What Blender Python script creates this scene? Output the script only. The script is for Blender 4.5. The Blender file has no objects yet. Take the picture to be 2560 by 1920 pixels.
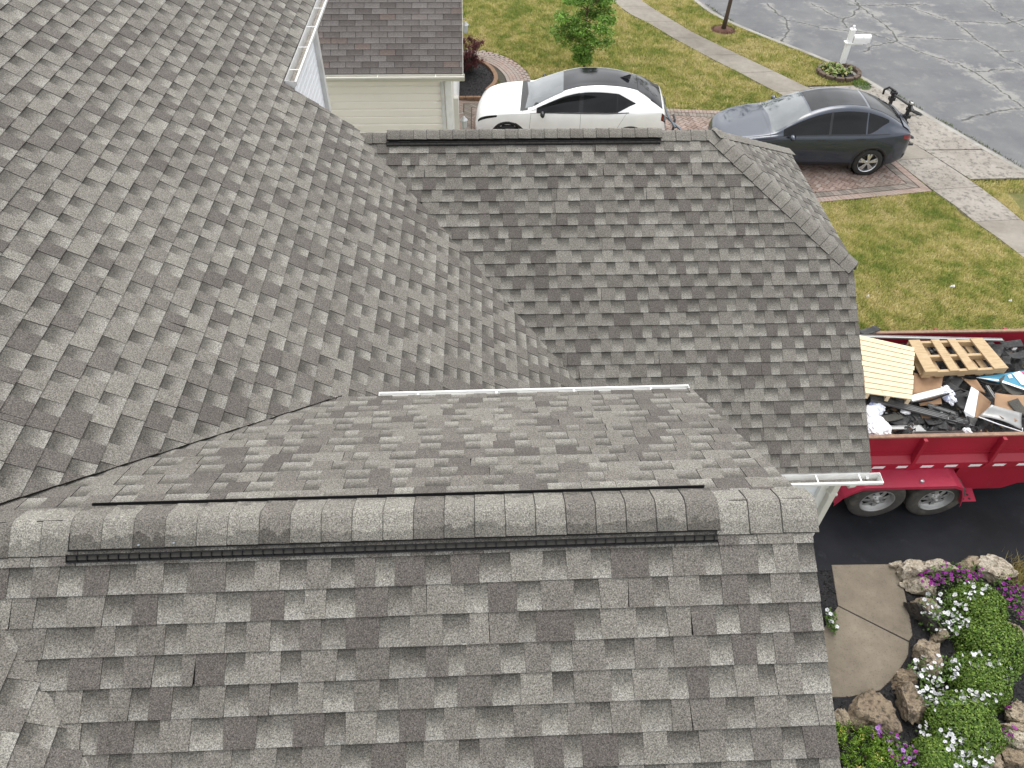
import bpy, bmesh, math, random
import numpy as np
from mathutils import Vector, Matrix, noise
rad = math.radians
scene = bpy.context.scene
col = scene.collection

# ------------------------------------------------------------------ camera
cam_data = bpy.data.cameras.new('camera')
cam = bpy.data.objects.new('camera', cam_data)
col.objects.link(cam)
cam_data.sensor_width = 36.0
cam_data.lens = 1858.2 / 2560 * 36.0
cam_data.clip_start = 0.05
cam_data.clip_end = 2000
YAW, PITCH, ROLL = 0.04448, 0.80773, 0.01338
fwd = Vector((math.sin(YAW) * math.cos(PITCH), math.cos(YAW) * math.cos(PITCH), -math.sin(PITCH)))
rgt = Vector((math.cos(YAW), -math.sin(YAW), 0))
upv = rgt.cross(fwd)
r2 = rgt * math.cos(ROLL) + upv * math.sin(ROLL)
u2 = upv * math.cos(ROLL) - rgt * math.sin(ROLL)
cam.matrix_world = Matrix(((r2.x, u2.x, -fwd.x, 0), (r2.y, u2.y, -fwd.y, 0), (r2.z, u2.z, -fwd.z, 9.0), (0, 0, 0, 1)))
scene.camera = cam

# ------------------------------------------------------------------ sky, sun, exposure
SUN_EL, SUN_AZ = rad(64), rad(8)      # azimuth from +Y towards +X
world = bpy.data.worlds.new('World')
scene.world = world
world.use_nodes = True
nt = world.node_tree
bg = nt.nodes['Background']
sky = nt.nodes.new('ShaderNodeTexSky')
sky.sky_type = 'NISHITA'
sky.sun_disc = False
sky.sun_elevation = SUN_EL
sky.sun_rotation = SUN_AZ
sky.dust_density = 6.0
sky.air_density = 1.0
sky.ozone_density = 1.0
hsv = nt.nodes.new('ShaderNodeHueSaturation')
hsv.inputs['Saturation'].default_value = 0.12
nt.links.new(sky.outputs['Color'], hsv.inputs['Color'])
tc = nt.nodes.new('ShaderNodeTexCoord')
cn = nt.nodes.new('ShaderNodeTexNoise')
cn.inputs['Scale'].default_value = 3.5
cn.inputs['Detail'].default_value = 6
nt.links.new(tc.outputs['Generated'], cn.inputs['Vector'])
cr = nt.nodes.new('ShaderNodeMapRange')
cr.inputs['From Min'].default_value = 0.3
cr.inputs['From Max'].default_value = 0.7
cr.inputs['To Min'].default_value = 0.75
cr.inputs['To Max'].default_value = 1.25
nt.links.new(cn.outputs['Fac'], cr.inputs['Value'])
mx = nt.nodes.new('ShaderNodeVectorMath')
mx.operation = 'MULTIPLY'
over = nt.nodes.new('ShaderNodeMix')          # cloud cover evens out the clear-sky gradient
over.data_type = 'RGBA'
over.inputs[0].default_value = 0.65
over.inputs[7].default_value = (5.3, 5.4, 5.6, 1)
nt.links.new(hsv.outputs['Color'], over.inputs[6])
nt.links.new(over.outputs[2], mx.inputs[0])
nt.links.new(cr.outputs['Result'], mx.inputs[1])
nt.links.new(mx.outputs['Vector'], bg.inputs['Color'])
bg.inputs['Strength'].default_value = 0.15
sun_data = bpy.data.lights.new('sun', 'SUN')
sun_data.energy = 0.5
sun_data.angle = rad(35)
sun_data.color = (1.0, 0.965, 0.91)
sun = bpy.data.objects.new('sun', sun_data)
col.objects.link(sun)
sd = Vector((math.sin(SUN_AZ) * math.cos(SUN_EL), math.cos(SUN_AZ) * math.cos(SUN_EL), math.sin(SUN_EL)))
sun.rotation_euler = sd.to_track_quat('Z', 'Y').to_euler()
sun.location = sd * 60
scene.view_settings.view_transform = 'Standard'
scene.view_settings.look = 'None'
scene.view_settings.gamma = 1
scene.view_settings.use_curve_mapping = False
scene.view_settings.exposure = 1.05

# ------------------------------------------------------------------ helpers
rng = random.Random(7)
nrng = np.random.default_rng(11)


def lerp(a, b, t):
    return a + (b - a) * t


def tag(o, label=None, cat=None, group=None, kind=None):
    if label: o['label'] = label
    if cat: o['category'] = cat
    if group: o['group'] = group
    if kind: o['kind'] = kind
    return o


def empty(name, loc=(0, 0, 0), rz=0.0, label=None, cat=None, group=None):
    o = bpy.data.objects.new(name, None)
    o.empty_display_size = 0.2
    o.location = loc
    o.rotation_euler = (0, 0, rz)
    col.objects.link(o)
    return tag(o, label, cat, group)


def link(o, parent=None, world_coords=False):
    col.objects.link(o)
    if parent is not None:
        o.parent = parent
        if world_coords and parent.type == 'EMPTY':
            o.matrix_parent_inverse = parent.matrix_basis.inverted()
    return o


def mesh_obj(name, verts, faces, mat, parent=None, wc=True, smooth=False, attr=None, attr_name='sh'):
    me = bpy.data.meshes.new(name)
    me.from_pydata([tuple(v) for v in verts], [], faces)
    if attr is not None:
        a = me.attributes.new(attr_name, 'FLOAT_COLOR', 'POINT')
        a.data.foreach_set('color', np.asarray(attr, dtype=np.float32).ravel())
    if smooth:
        me.polygons.foreach_set('use_smooth', [True] * len(me.polygons))
    if mat is not None:
        me.materials.append(mat)
    o = bpy.data.objects.new(name, me)
    return link(o, parent, wc)


class MB:
    """collects geometry for one mesh"""
    def __init__(self):
        self.v, self.f, self.a = [], [], []

    def add(self, vs, fs):
        n = len(self.v)
        self.v += [Vector(p) for p in vs]
        self.f += [tuple(i + n for i in f) for f in fs]
        return self

    def box(self, c, s, rot=None, taper=None):
        hx, hy, hz = s[0] / 2, s[1] / 2, s[2] / 2
        vs = []
        for z in (-1, 1):
            k = 1.0 if (taper is None or z < 0) else taper
            for x, y in ((-1, -1), (1, -1), (1, 1), (-1, 1)):
                p = Vector((x * hx * k, y * hy * k, z * hz))
                if rot is not None: p = rot @ p
                vs.append(p + Vector(c))
        return self.add(vs, [(3, 2, 1, 0), (4, 5, 6, 7), (0, 1, 5, 4), (1, 2, 6, 5), (2, 3, 7, 6), (3, 0, 4, 7)])

    def beam(self, a, b, w, h, up=(0, 0, 1)):
        a, b = Vector(a), Vector(b)
        d = b - a
        x = d.normalized()
        y = Vector(up).cross(x)
        if y.length < 1e-4: y = Vector((1, 0, 0))
        y.normalize()
        z = x.cross(y)
        m = Matrix((x, y, z)).transposed()
        return self.box((a + b) / 2, (d.length, w, h), m)

    def prism(self, pts, n, depth):
        """polygon pts (3D), extruded by n*depth"""
        k = len(pts)
        n = Vector(n).normalized() * depth
        a = [Vector(p) for p in pts]
        b = [p + n for p in a]
        fs = [tuple(range(k - 1, -1, -1)), tuple(range(k, 2 * k))]
        fs += [(i, (i + 1) % k, k + (i + 1) % k, k + i) for i in range(k)]
        return self.add(a + b, fs)

    def tube(self, pts, r, n=8, close=False):
        pts = [Vector(p) for p in pts]
        rs = r if isinstance(r, (list, tuple)) else [r] * len(pts)
        vs, fs = [], []
        prev = None
        for i, p in enumerate(pts):
            d = (pts[min(i + 1, len(pts) - 1)] - pts[max(i - 1, 0)]).normalized()
            ref = prev if prev is not None else (Vector((0, 0, 1)) if abs(d.z) < 0.9 else Vector((1, 0, 0)))
            y = (ref - d * ref.dot(d)).normalized()
            prev = y
            x = d.cross(y)
            for k in range(n):
                t = 2 * math.pi * k / n
                vs.append(p + (x * math.cos(t) + y * math.sin(t)) * rs[i])
        for i in range(len(pts) - 1):
            for k in range(n):
                fs.append((i * n + k, i * n + (k + 1) % n, (i + 1) * n + (k + 1) % n, (i + 1) * n + k))
        fs.append(tuple(range(n - 1, -1, -1)))
        fs.append(tuple((len(pts) - 1) * n + k for k in range(n)))
        return self.add(vs, fs)

    def lathe(self, prof, c=(0, 0, 0), axis='y', n=32, a0=0.0, a1=None):
        """prof: (r, h) along axis"""
        full = a1 is None
        cnt = n if full else n + 1
        vs, fs = [], []
        for i in range(cnt):
            t = a0 + (2 * math.pi if full else (a1 - a0)) * i / n
            for r, h in prof:
                if axis == 'y': p = (r * math.cos(t), h, r * math.sin(t))
                elif axis == 'z': p = (r * math.cos(t), r * math.sin(t), h)
                else: p = (h, r * math.cos(t), r * math.sin(t))
                vs.append(Vector(p) + Vector(c))
        m = len(prof)
        for i in range(n):
            j = (i + 1) % cnt
            for k in range(m - 1):
                fs.append((i * m + k, i * m + k + 1, j * m + k + 1, j * m + k))
        return self.add(vs, fs)

    def build(self, name, mat, parent=None, wc=True, smooth=False, bevel=0.0, auto=None, solid=0.0):
        o = mesh_obj(name, self.v, self.f, mat, parent, wc, smooth)
        if solid:
            m = o.modifiers.new('thick', 'SOLIDIFY'); m.thickness = solid; m.offset = 0
        if bevel:
            m = o.modifiers.new('bev', 'BEVEL'); m.width = bevel; m.segments = 2; m.limit_method = 'ANGLE'
        return o


def fix_normals(o):
    bm = bmesh.new(); bm.from_mesh(o.data)
    bmesh.ops.recalc_face_normals(bm, faces=bm.faces)
    bm.to_mesh(o.data); bm.free()
    return o


# ------------------------------------------------------------------ materials
def new_mat(name):
    m = bpy.data.materials.new(name)
    m.use_nodes = True
    t = m.node_tree
    return m, t, t.nodes['Principled BSDF']


def nd(t, kind, **kw):
    n = t.nodes.new(kind)
    for k, v in kw.items():
        if k in n.inputs: n.inputs[k].default_value = v
        else: setattr(n, k, v)
    return n


def coords(t, space='Object'):
    if space == 'World':
        return nd(t, 'ShaderNodeNewGeometry').outputs['Position']
    return nd(t, 'ShaderNodeTexCoord').outputs[space]


def noise_node(t, vec, scale, detail=3, rough=0.55, dim='3D'):
    n = nd(t, 'ShaderNodeTexNoise')
    n.inputs['Scale'].default_value = scale
    n.inputs['Detail'].default_value = detail
    n.inputs['Roughness'].default_value = rough
    t.links.new(vec, n.inputs['Vector'])
    return n.outputs['Fac']


def maprange(t, val, a, b, c, d, smooth=False):
    n = nd(t, 'ShaderNodeMapRange')
    if smooth: n.interpolation_type = 'SMOOTHSTEP'
    for i, x in zip((1, 2, 3, 4), (a, b, c, d)): n.inputs[i].default_value = x
    if isinstance(val, (int, float)): n.inputs[0].default_value = val
    else: t.links.new(val, n.inputs[0])
    return n.outputs[0]


def math_n(t, op, a, b=None, c=None):
    n = nd(t, 'ShaderNodeMath', operation=op)
    for i, x in enumerate((a, b, c)):
        if x is None: continue
        if isinstance(x, (int, float)): n.inputs[i].default_value = x
        else: t.links.new(x, n.inputs[i])
    return n.outputs[0]


def mix_c(t, fac, a, b, blend='MIX'):
    n = nd(t, 'ShaderNodeMix', data_type='RGBA', blend_type=blend)
    for sock, x in ((n.inputs[0], fac), (n.inputs[6], a), (n.inputs[7], b)):
        if isinstance(x, (int, float)): sock.default_value = x
        elif isinstance(x, (tuple, list)): sock.default_value = (x[0], x[1], x[2], 1)
        else: t.links.new(x, sock)
    return n.outputs[2]


def scale_c(t, c, fac):
    n = nd(t, 'ShaderNodeVectorMath', operation='SCALE')
    if isinstance(c, (tuple, list)): n.inputs[0].default_value = c[:3]
    else: t.links.new(c, n.inputs[0])
    if isinstance(fac, (int, float)): n.inputs['Scale'].default_value = fac
    else: t.links.new(fac, n.inputs['Scale'])
    return n.outputs[0]


def ramp(t, fac, stops):
    n = nd(t, 'ShaderNodeValToRGB')
    e = n.color_ramp.elements
    while len(e) < len(stops): e.new(0.5)
    for el, (p, c) in zip(e, stops):
        el.position = p
        el.color = (c[0], c[1], c[2], 1)
    t.links.new(fac, n.inputs[0])
    return n.outputs[0]


def bump(t, b, h, strength=0.4, dist=0.01):
    n = nd(t, 'ShaderNodeBump')
    n.inputs['Strength'].default_value = strength
    n.inputs['Distance'].default_value = dist
    t.links.new(h, n.inputs['Height'])
    t.links.new(n.outputs[0], b.inputs['Normal'])


def simple(name, c, rough=0.5, metal=0.0, var=0.12, scale=12.0, dark=None, bump_s=0.0, coat=0.0, space='Object', bscale=None, spec=None):
    """plain surface with mottling, faint dirt and optional relief"""
    m, t, b = new_mat(name)
    v = coords(t, space)
    n1 = noise_node(t, v, scale, 5, 0.6)
    f = maprange(t, n1, 0.3, 0.7, 1 - var, 1 + var)
    if max(c) < .6: c = tuple(x * .85 for x in c)
    cc = scale_c(t, c, f)
    if dark is not None:
        n2 = noise_node(t, v, scale * 0.35, 6, 0.7)
        cc = mix_c(t, maprange(t, n2, 0.52, 0.72, 0, dark[3]), cc, dark[:3])
    t.links.new(cc, b.inputs['Base Color'])
    b.inputs['Roughness'].default_value = rough
    t.links.new(maprange(t, n1, 0.3, 0.7, max(0.02, rough - 0.06), min(1, rough + 0.06)), b.inputs['Roughness'])
    b.inputs['Metallic'].default_value = metal
    if coat:
        b.inputs['Coat Weight'].default_value = coat
        b.inputs['Coat Roughness'].default_value = 0.04
    if spec is not None:
        b.inputs['Specular IOR Level'].default_value = spec
    if bump_s:
        bump(t, b, noise_node(t, v, bscale or scale * 3, 4), bump_s, 0.01)
    return m


M = {}


def shingle_mat(name, stops, warm=1.0, stain=False):
    m, t, b = new_mat(name)
    at = nd(t, 'ShaderNodeAttribute', attribute_name='sh')
    sep = nd(t, 'ShaderNodeSeparateColor')
    t.links.new(at.outputs['Color'], sep.inputs[0])
    tone, vv, rec = sep.outputs[0], sep.outputs[1], sep.outputs[2]
    pos = coords(t, 'World')
    base = ramp(t, tone, stops)
    soft = noise_node(t, pos, 26, 3)
    if not stain:
        # printed shadow band of the recessed granule blend
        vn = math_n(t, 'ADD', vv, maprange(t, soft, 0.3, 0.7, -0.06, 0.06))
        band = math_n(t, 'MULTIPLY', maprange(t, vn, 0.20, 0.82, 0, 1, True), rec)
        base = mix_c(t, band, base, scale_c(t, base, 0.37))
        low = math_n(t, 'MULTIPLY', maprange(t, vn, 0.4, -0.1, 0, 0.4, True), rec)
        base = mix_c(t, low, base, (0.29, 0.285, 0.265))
    else:
        # damp patch along the lower edge of every cap (vv = |distance from the ridge|)
        sn = noise_node(t, pos, 13, 3)
        vn = math_n(t, 'ADD', vv, maprange(t, sn, 0.3, 0.7, -0.2, 0.2))
        edge = maprange(t, vn, 0.60, 0.65, 0, 1, True)
        base = mix_c(t, math_n(t, 'MULTIPLY', edge, rec), base, scale_c(t, base, 0.5))
    g1 = maprange(t, noise_node(t, pos, 300, 2, 0.6), 0.3, 0.7, 0.4, 1.6)
    g2 = maprange(t, noise_node(t, pos, 130, 2, 0.6), 0.3, 0.7, 0.42, 1.58)
    g3 = maprange(t, noise_node(t, pos, 1.1, 5, 0.65), 0.3, 0.7, 0.88, 1.12)
    g4 = maprange(t, noise_node(t, pos, 40, 3, 0.6), 0.3, 0.7, 0.9, 1.1)
    cc = scale_c(t, base, math_n(t, 'MULTIPLY', math_n(t, 'MULTIPLY', g1, g2), math_n(t, 'MULTIPLY', g3, g4)))
    # a few ochre and bluish granules
    spk = maprange(t, noise_node(t, pos, 210, 1, 0.5), 0.62, 0.7, 0, 0.35)
    cc = mix_c(t, spk, cc, (0.26, 0.23, 0.16))
    cc = scale_c(t, cc, maprange(t, at.outputs['Alpha'], 0, 1, 0.22, 1))      # dark cut asphalt edges, deepened to paint in the course shadow lines
    t.links.new(cc, b.inputs['Base Color'])
    b.inputs['Roughness'].default_value = 0.88
    b.inputs['Specular IOR Level'].default_value = 0.35
    bump(t, b, noise_node(t, pos, 260, 2), 0.5, 0.004)
    return m


GREYS = [(0.0, (0.0890, 0.0791, 0.0713)), (0.3, (0.1092, 0.0989, 0.0887)), (0.55, (0.1394, 0.1294, 0.1140)), (0.8, (0.1781, 0.1681, 0.1473)), (1.0, (0.2285, 0.2184, 0.1917))]
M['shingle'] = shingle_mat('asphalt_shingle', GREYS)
M['cap'] = shingle_mat('cap_shingle', GREYS, stain=True)
M['tab'] = shingle_mat('three_tab_shingle', [(0, (0.0607, 0.0515, 0.0478)), (0.35, (0.0902, 0.0782, 0.0736)), (0.7, (0.1178, 0.1067, 0.1012)), (0.9, (0.1426, 0.1316, 0.1251)), (1, (0.1150, 0.0874, 0.0773))])
M['deck'] = simple('roof_deck', (0.05, 0.048, 0.047), 0.95)
M['vent'] = simple('black_plastic', (0.008, 0.008, 0.009), 0.6, var=0.2, spec=.2)
M['mesh_fleece'] = simple('vent_fleece', (0.055, 0.052, 0.045), 0.9, var=0.4, scale=300)
M['white_metal'] = simple('white_gutter_metal', (0.78, 0.78, 0.76), 0.38, var=0.05, scale=5, dark=(0.45, 0.43, 0.38, 0.35))
M['grey_metal'] = simple('grey_gutter_metal', (0.62, 0.62, 0.61), 0.4, var=0.08, scale=5, dark=(0.3, 0.29, 0.26, 0.4))
M['white_siding'] = simple('white_siding', (0.84, 0.86, 0.90), 0.45, var=0.03, scale=3)
M['cream_siding'] = simple('cream_siding', (0.86, 0.815, 0.735), 0.5, var=0.02, scale=2, dark=(0.78, 0.74, 0.65, 0.2))
M['cream_trim'] = simple('cream_trim', (0.62, 0.60, 0.54), 0.5, var=0.05, scale=3)
M['white_paint'] = simple('white_paint', (0.82, 0.82, 0.81), 0.4, var=0.04, scale=6, dark=(0.6, 0.58, 0.52, 0.3))
M['litter'] = simple('gutter_litter', (0.34, 0.31, 0.27), 0.95, var=0.4, scale=60, dark=(0.45, 0.44, 0.41, 0.95), bump_s=0.6)

# ------------------------------------------------------------------ terrain height
def hgt(x, y):
    t = min(max((y - 8) / 6.5, 0), 1)
    return t * (-0.85 + 0.06 * min(max(8 - x, 0), 9))


def hgt_np(x, y):
    t = np.clip((y - 8) / 6.5, 0, 1)
    return t * (-0.85 + 0.06 * np.clip(8 - x, 0, 9))


# ------------------------------------------------------------------ 2D helpers
def clip_poly(poly, hull):
    """Sutherland-Hodgman, hull convex and counter-clockwise"""
    out = list(poly)
    k = len(hull)
    for i in range(k):
        ax, ay = hull[i]
        bx, by = hull[(i + 1) % k]
        inp, out = out, []
        if not inp: return []
        for j in range(len(inp)):
            p, q = inp[j], inp[(j + 1) % len(inp)]
            dp = (bx - ax) * (p[1] - ay) - (by - ay) * (p[0] - ax)
            dq = (bx - ax) * (q[1] - ay) - (by - ay) * (q[0] - ax)
            if dp >= 0: out.append(p)
            if (dp >= 0) != (dq >= 0):
                s = dp / (dp - dq)
                out.append((p[0] + (q[0] - p[0]) * s, p[1] + (q[1] - p[1]) * s))
    return out


def area2(poly):
    return 0.5 * sum(poly[i][0] * poly[(i + 1) % len(poly)][1] - poly[(i + 1) % len(poly)][0] * poly[i][1] for i in range(len(poly)))


def ccw(poly):
    return poly if area2(poly) > 0 else poly[::-1]


def in_poly(x, y, poly):
    """numpy point in polygon"""
    r = np.zeros(x.shape, bool)
    k = len(poly)
    for i in range(k):
        x1, y1 = poly[i][0], poly[i][1]
        x2, y2 = poly[(i + 1) % k][0], poly[(i + 1) % k][1]
        c = ((y1 > y) != (y2 > y)) & (x < (x2 - x1) * (y - y1) / ((y2 - y1) if y2 != y1 else 1e-9) + x1)
        r ^= c
    return r


def in_view(p, margin=1.05):
    d = Vector(p) - cam.matrix_world.translation
    z = d.dot(fwd)
    if z <= 0.1: return 0
    u, v = d.dot(r2) / z, d.dot(u2) / z
    k = 1858.2
    if abs(u) * k > 1280 * margin or abs(v) * k > 960 * margin: return 0
    return z


# ------------------------------------------------------------------ the house
house = empty('house', (-2.0, 5.0, 0.0), 0, 'large white house under a grey shingle roof filling the foreground', 'house')
EXP = 0.143
MW, MM, MN, DN = 0.7327, 0.7188, 0.6061, -0.0076
YW, ZW = 7.831, 4.902
YN, ZN = 2.144, 5.835
XM = -1.398
NYV = Vector((math.sin(DN), math.cos(DN), 0))
NXV = Vector((math.cos(DN), -math.sin(DN), 0))


class Slope:
    def __init__(self, name, label, O, U, V, pieces, ncourse, seed, phase=0.0):
        self.ph = phase
        self.O, self.U, self.V = Vector(O), Vector(U).normalized(), Vector(V).normalized()
        self.N = self.U.cross(self.V).normalized()
        self.pieces = [ccw(p) for p in pieces]
        self.nc, self.seed = ncourse, seed
        mb = MB()
        for p in self.pieces:
            mb.prism([self.pt(u, v, -0.004) for u, v in p], -self.N, 0.02)
        self.obj = mb.build('roof_slope', M['deck'], house)
        self.obj['label'] = label

    def pt(self, u, v, h=0.0):
        return self.O + self.U * u + self.V * v + self.N * h

    def tabs(self):
        """laminated shingles: raised teeth and recessed backing, one record each"""
        r = random.Random(self.seed)
        us = [u for p in self.pieces for u, v in p]
        u0, u1 = min(us), max(us)
        out = []
        for k in range(-1, self.nc):
            v0 = (k + self.ph) * EXP
            ph = r.uniform(0, 6)
            u = u0 - r.uniform(0, 0.3)
            raised = r.random() < 0.5
            joint = u + r.uniform(0.3, 1.0)
            warm = r.uniform(-0.05, 0.05)
            while u < u1:
                if raised: w = r.choice((0.105, 0.12, 0.13, 0.145, 0.16, 0.18)) * r.uniform(0.95, 1.05)
                else: w = r.choice((0.085, 0.1, 0.115, 0.13, 0.145)) * r.uniform(0.95, 1.05)
                ga = 0.001
                cut = False
                if u + w > joint > u + 0.02:
                    w = max(0.03, joint - u)
                    joint += 1.0
                    cut = True
                a, b = u, u + w
                sl = r.uniform(-0.004, 0.006) if raised else 0
                vb = v0 + r.uniform(-0.0007, 0.0007) + 0.002 * math.sin(a * 2.2 + ph) + (0.004 * r.random() if r.random() < .03 else 0)
                if raised: poly = [(a + ga + sl, vb), (b - ga - sl, vb), (b - ga + sl * .5, v0 + EXP + 0.004), (a + ga - sl * .5, v0 + EXP + 0.004)]
                else: poly = [(a - 0.004, vb), (b + (0.004 if not cut else -0.0006), vb), (b + (0.004 if not cut else -0.0006), v0 + EXP + 0.004), (a - 0.004, v0 + EXP + 0.004)]
                h0, h1 = (0.0145, 0.0055) if raised else (0.0105, 0.0012)
                h0 += r.uniform(-0.0012, 0.0018)
                if raised:
                    q = r.random()
                    tone = r.uniform(0.02, 0.22) if q < 0.24 else (r.uniform(0.3, 0.55) if q < 0.55 else r.uniform(0.55, 0.85))
                    rec = 0.0
                else:
                    tone = r.uniform(0.6, 1.0)
                    rec = r.uniform(0.75, 1.0)
                tone = min(1, max(0, tone + warm))
                for pc in self.pieces:
                    q = clip_poly(poly, pc)
                    if len(q) < 3 or abs(area2(q)) < 2e-5: continue
                    vs, at = [], []
                    for (uu, vv) in q:
                        s = min(1, max(0, (vv - v0) / EXP))
                        vs.append(self.pt(uu, vv, lerp(h0, h1, s)))
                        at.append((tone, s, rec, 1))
                    n = len(q)
                    for hb in (None, -0.003):
                        for (uu, vv) in q:
                            s = min(1, max(0, (vv - v0) / EXP))
                            vs.append(self.pt(uu, vv, lerp(h0, h1, s) if hb is None else hb))
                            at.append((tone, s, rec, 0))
                    fs = [tuple(range(n))] + [(n + i, 2 * n + i, 2 * n + (i + 1) % n, n + (i + 1) % n) for i in range(n)]
                    c = sum((Vector(x) for x in vs[:n]), Vector()) / n
                    out.append((self, vs, fs, at, c, abs(area2(q))))
                if cut: u = b + 0.001
                else:
                    u = b
                    raised = not raised
        return out


def nrm(a): return Vector(a).normalized()


sqw, sqm, sqn = math.sqrt(1 + MW * MW), math.sqrt(1 + MM * MM), math.sqrt(1 + MN * MN)
YE = 4.70                                   # garage eave
vW = (YW - YE) * sqw
slopes = []
XR = 4.09
vh = (6.551 - YE) * sqw
slopes.append(Slope('garage_near', 'garage roof slope facing the camera above the white gutter', (0, YE, ZW - MW * (YW - YE)), (1, 0, 0), (0, 1, MW),
                    [[(1.743, 0), (XR, 0), (XR - 0.01, vh), (2.61, vW), (XM - .05, vW)]], int(vW / EXP) + 1, 3, 0.5))
slopes.append(Slope('garage_far', 'garage roof slope facing away behind the vented ridge', (0, 2 * YW - YE, ZW - MW * (YW - YE)), (-1, 0, 0), (0, -1, MW),
                    [[(-XR, 0), (2.3, 0), (2.3, vW), (-2.61, vW), (-XR + .01, vh)]], int(vW / EXP) + 1, 4))
MJ = 0.938 / (XR - 2.61)
vJ = (XR - 2.61) * math.sqrt(1 + MJ * MJ)
slopes.append(Slope('garage_hip', 'small clipped hip slope at the street end of the garage roof', (XR, 0, ZW - 0.938), (0, 1, 0), (-1, 0, MJ),
                    [[(6.551, 0), (9.111, 0), (YW, vJ)]], int(vJ / EXP) + 1, 5))
XE = 1.78


def mpoly(pts): return [(y, (XE - x) * sqm) for x, y in pts]


def ynf(x): return 3.99 + 1.186 * (x + 1.153)


def ynn(x): return 2.14 - 1.186 * (x + 2.70)


def xvw(x): return YW - (x - XM) / 1.0193


XTOP = -6.6
XG = -2.15
slopes.append(Slope('main', 'large main roof slope falling to the right between two valleys', (XE, 0, ZW - MM * (XE - XM)), (0, 1, 0), (-1, 0, MM), [
    mpoly([(XTOP, -2.5), (-2.70, -2.5), (-2.70, 11.5), (XTOP, 11.5)]),
    mpoly([(-2.70, ynf(-2.70)), (XG, ynf(XG)), (XG, 11.5), (-2.70, 11.5)]),
    mpoly([(XG, ynf(XG)), (-1.398, ynf(-1.398)), (-1.398, 7.90), (XG, 7.93)]),
    mpoly([(-1.398, ynf(-1.398)), (-1.153, 3.99), (-1.153, xvw(-1.153)), (-1.398, YW)]),
    mpoly([(-1.153, 3.70), (XE, 3.70), (XE, xvw(XE)), (-1.153, xvw(-1.153))]),
    mpoly([(-2.70, -2.5), (0.6, -2.5), (0.6, min(ynn(0.6), -1.7)), (-2.70, ynn(-2.70))]),
], int((XE - XTOP) * sqm / EXP) + 1, 6, 0.93))
vN = 1.826 * sqn
on = NYV * 0.318
slopes.append(Slope('gable_near', 'nearest gable roof slope at the bottom of the picture', (on.x, on.y, ZN - MN * 1.826), NXV, NYV + Vector((0, 0, MN)),
                    [[(-1.156, 0), (1.655, 0), (1.645, vN), (-2.70, vN)]], int(vN / EXP) + 1, 8, 0.45))
of = NYV * 3.97
slopes.append(Slope('gable_far', 'gable roof slope behind the near ridge, ending at the thin white gutter', (of.x, of.y, ZN - MN * 1.826), -NXV, -NYV + Vector((0, 0, MN)),
                    [[(-1.632, 0), (1.206, 0), (2.75, vN), (-1.642, vN)]], int(vN / EXP) + 1, 9, 0.85))

records = []
for s in slopes: records += s.tabs()
scored = []
for i, rc in enumerate(records):
    z = in_view(rc[4], 1.0)
    if not z or rc[5] < 0.004: continue
    d = (cam.matrix_world.translation - rc[4])
    face = d.normalized().dot(rc[0].N)
    if face > 0.05: scored.append((rc[5] * face / (z * z), i))
scored.sort(reverse=True)
single = set(i for _, i in scored[:300])
rest = {}
for i, rc in enumerate(records):
    if i in single:
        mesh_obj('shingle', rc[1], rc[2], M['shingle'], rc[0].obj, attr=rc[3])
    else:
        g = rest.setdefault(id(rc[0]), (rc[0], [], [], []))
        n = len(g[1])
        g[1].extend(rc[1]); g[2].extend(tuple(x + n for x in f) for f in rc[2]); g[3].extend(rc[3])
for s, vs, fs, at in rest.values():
    tag(mesh_obj('shingles', vs, fs, M['shingle'], s.obj, attr=at), kind='stuff')


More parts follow.
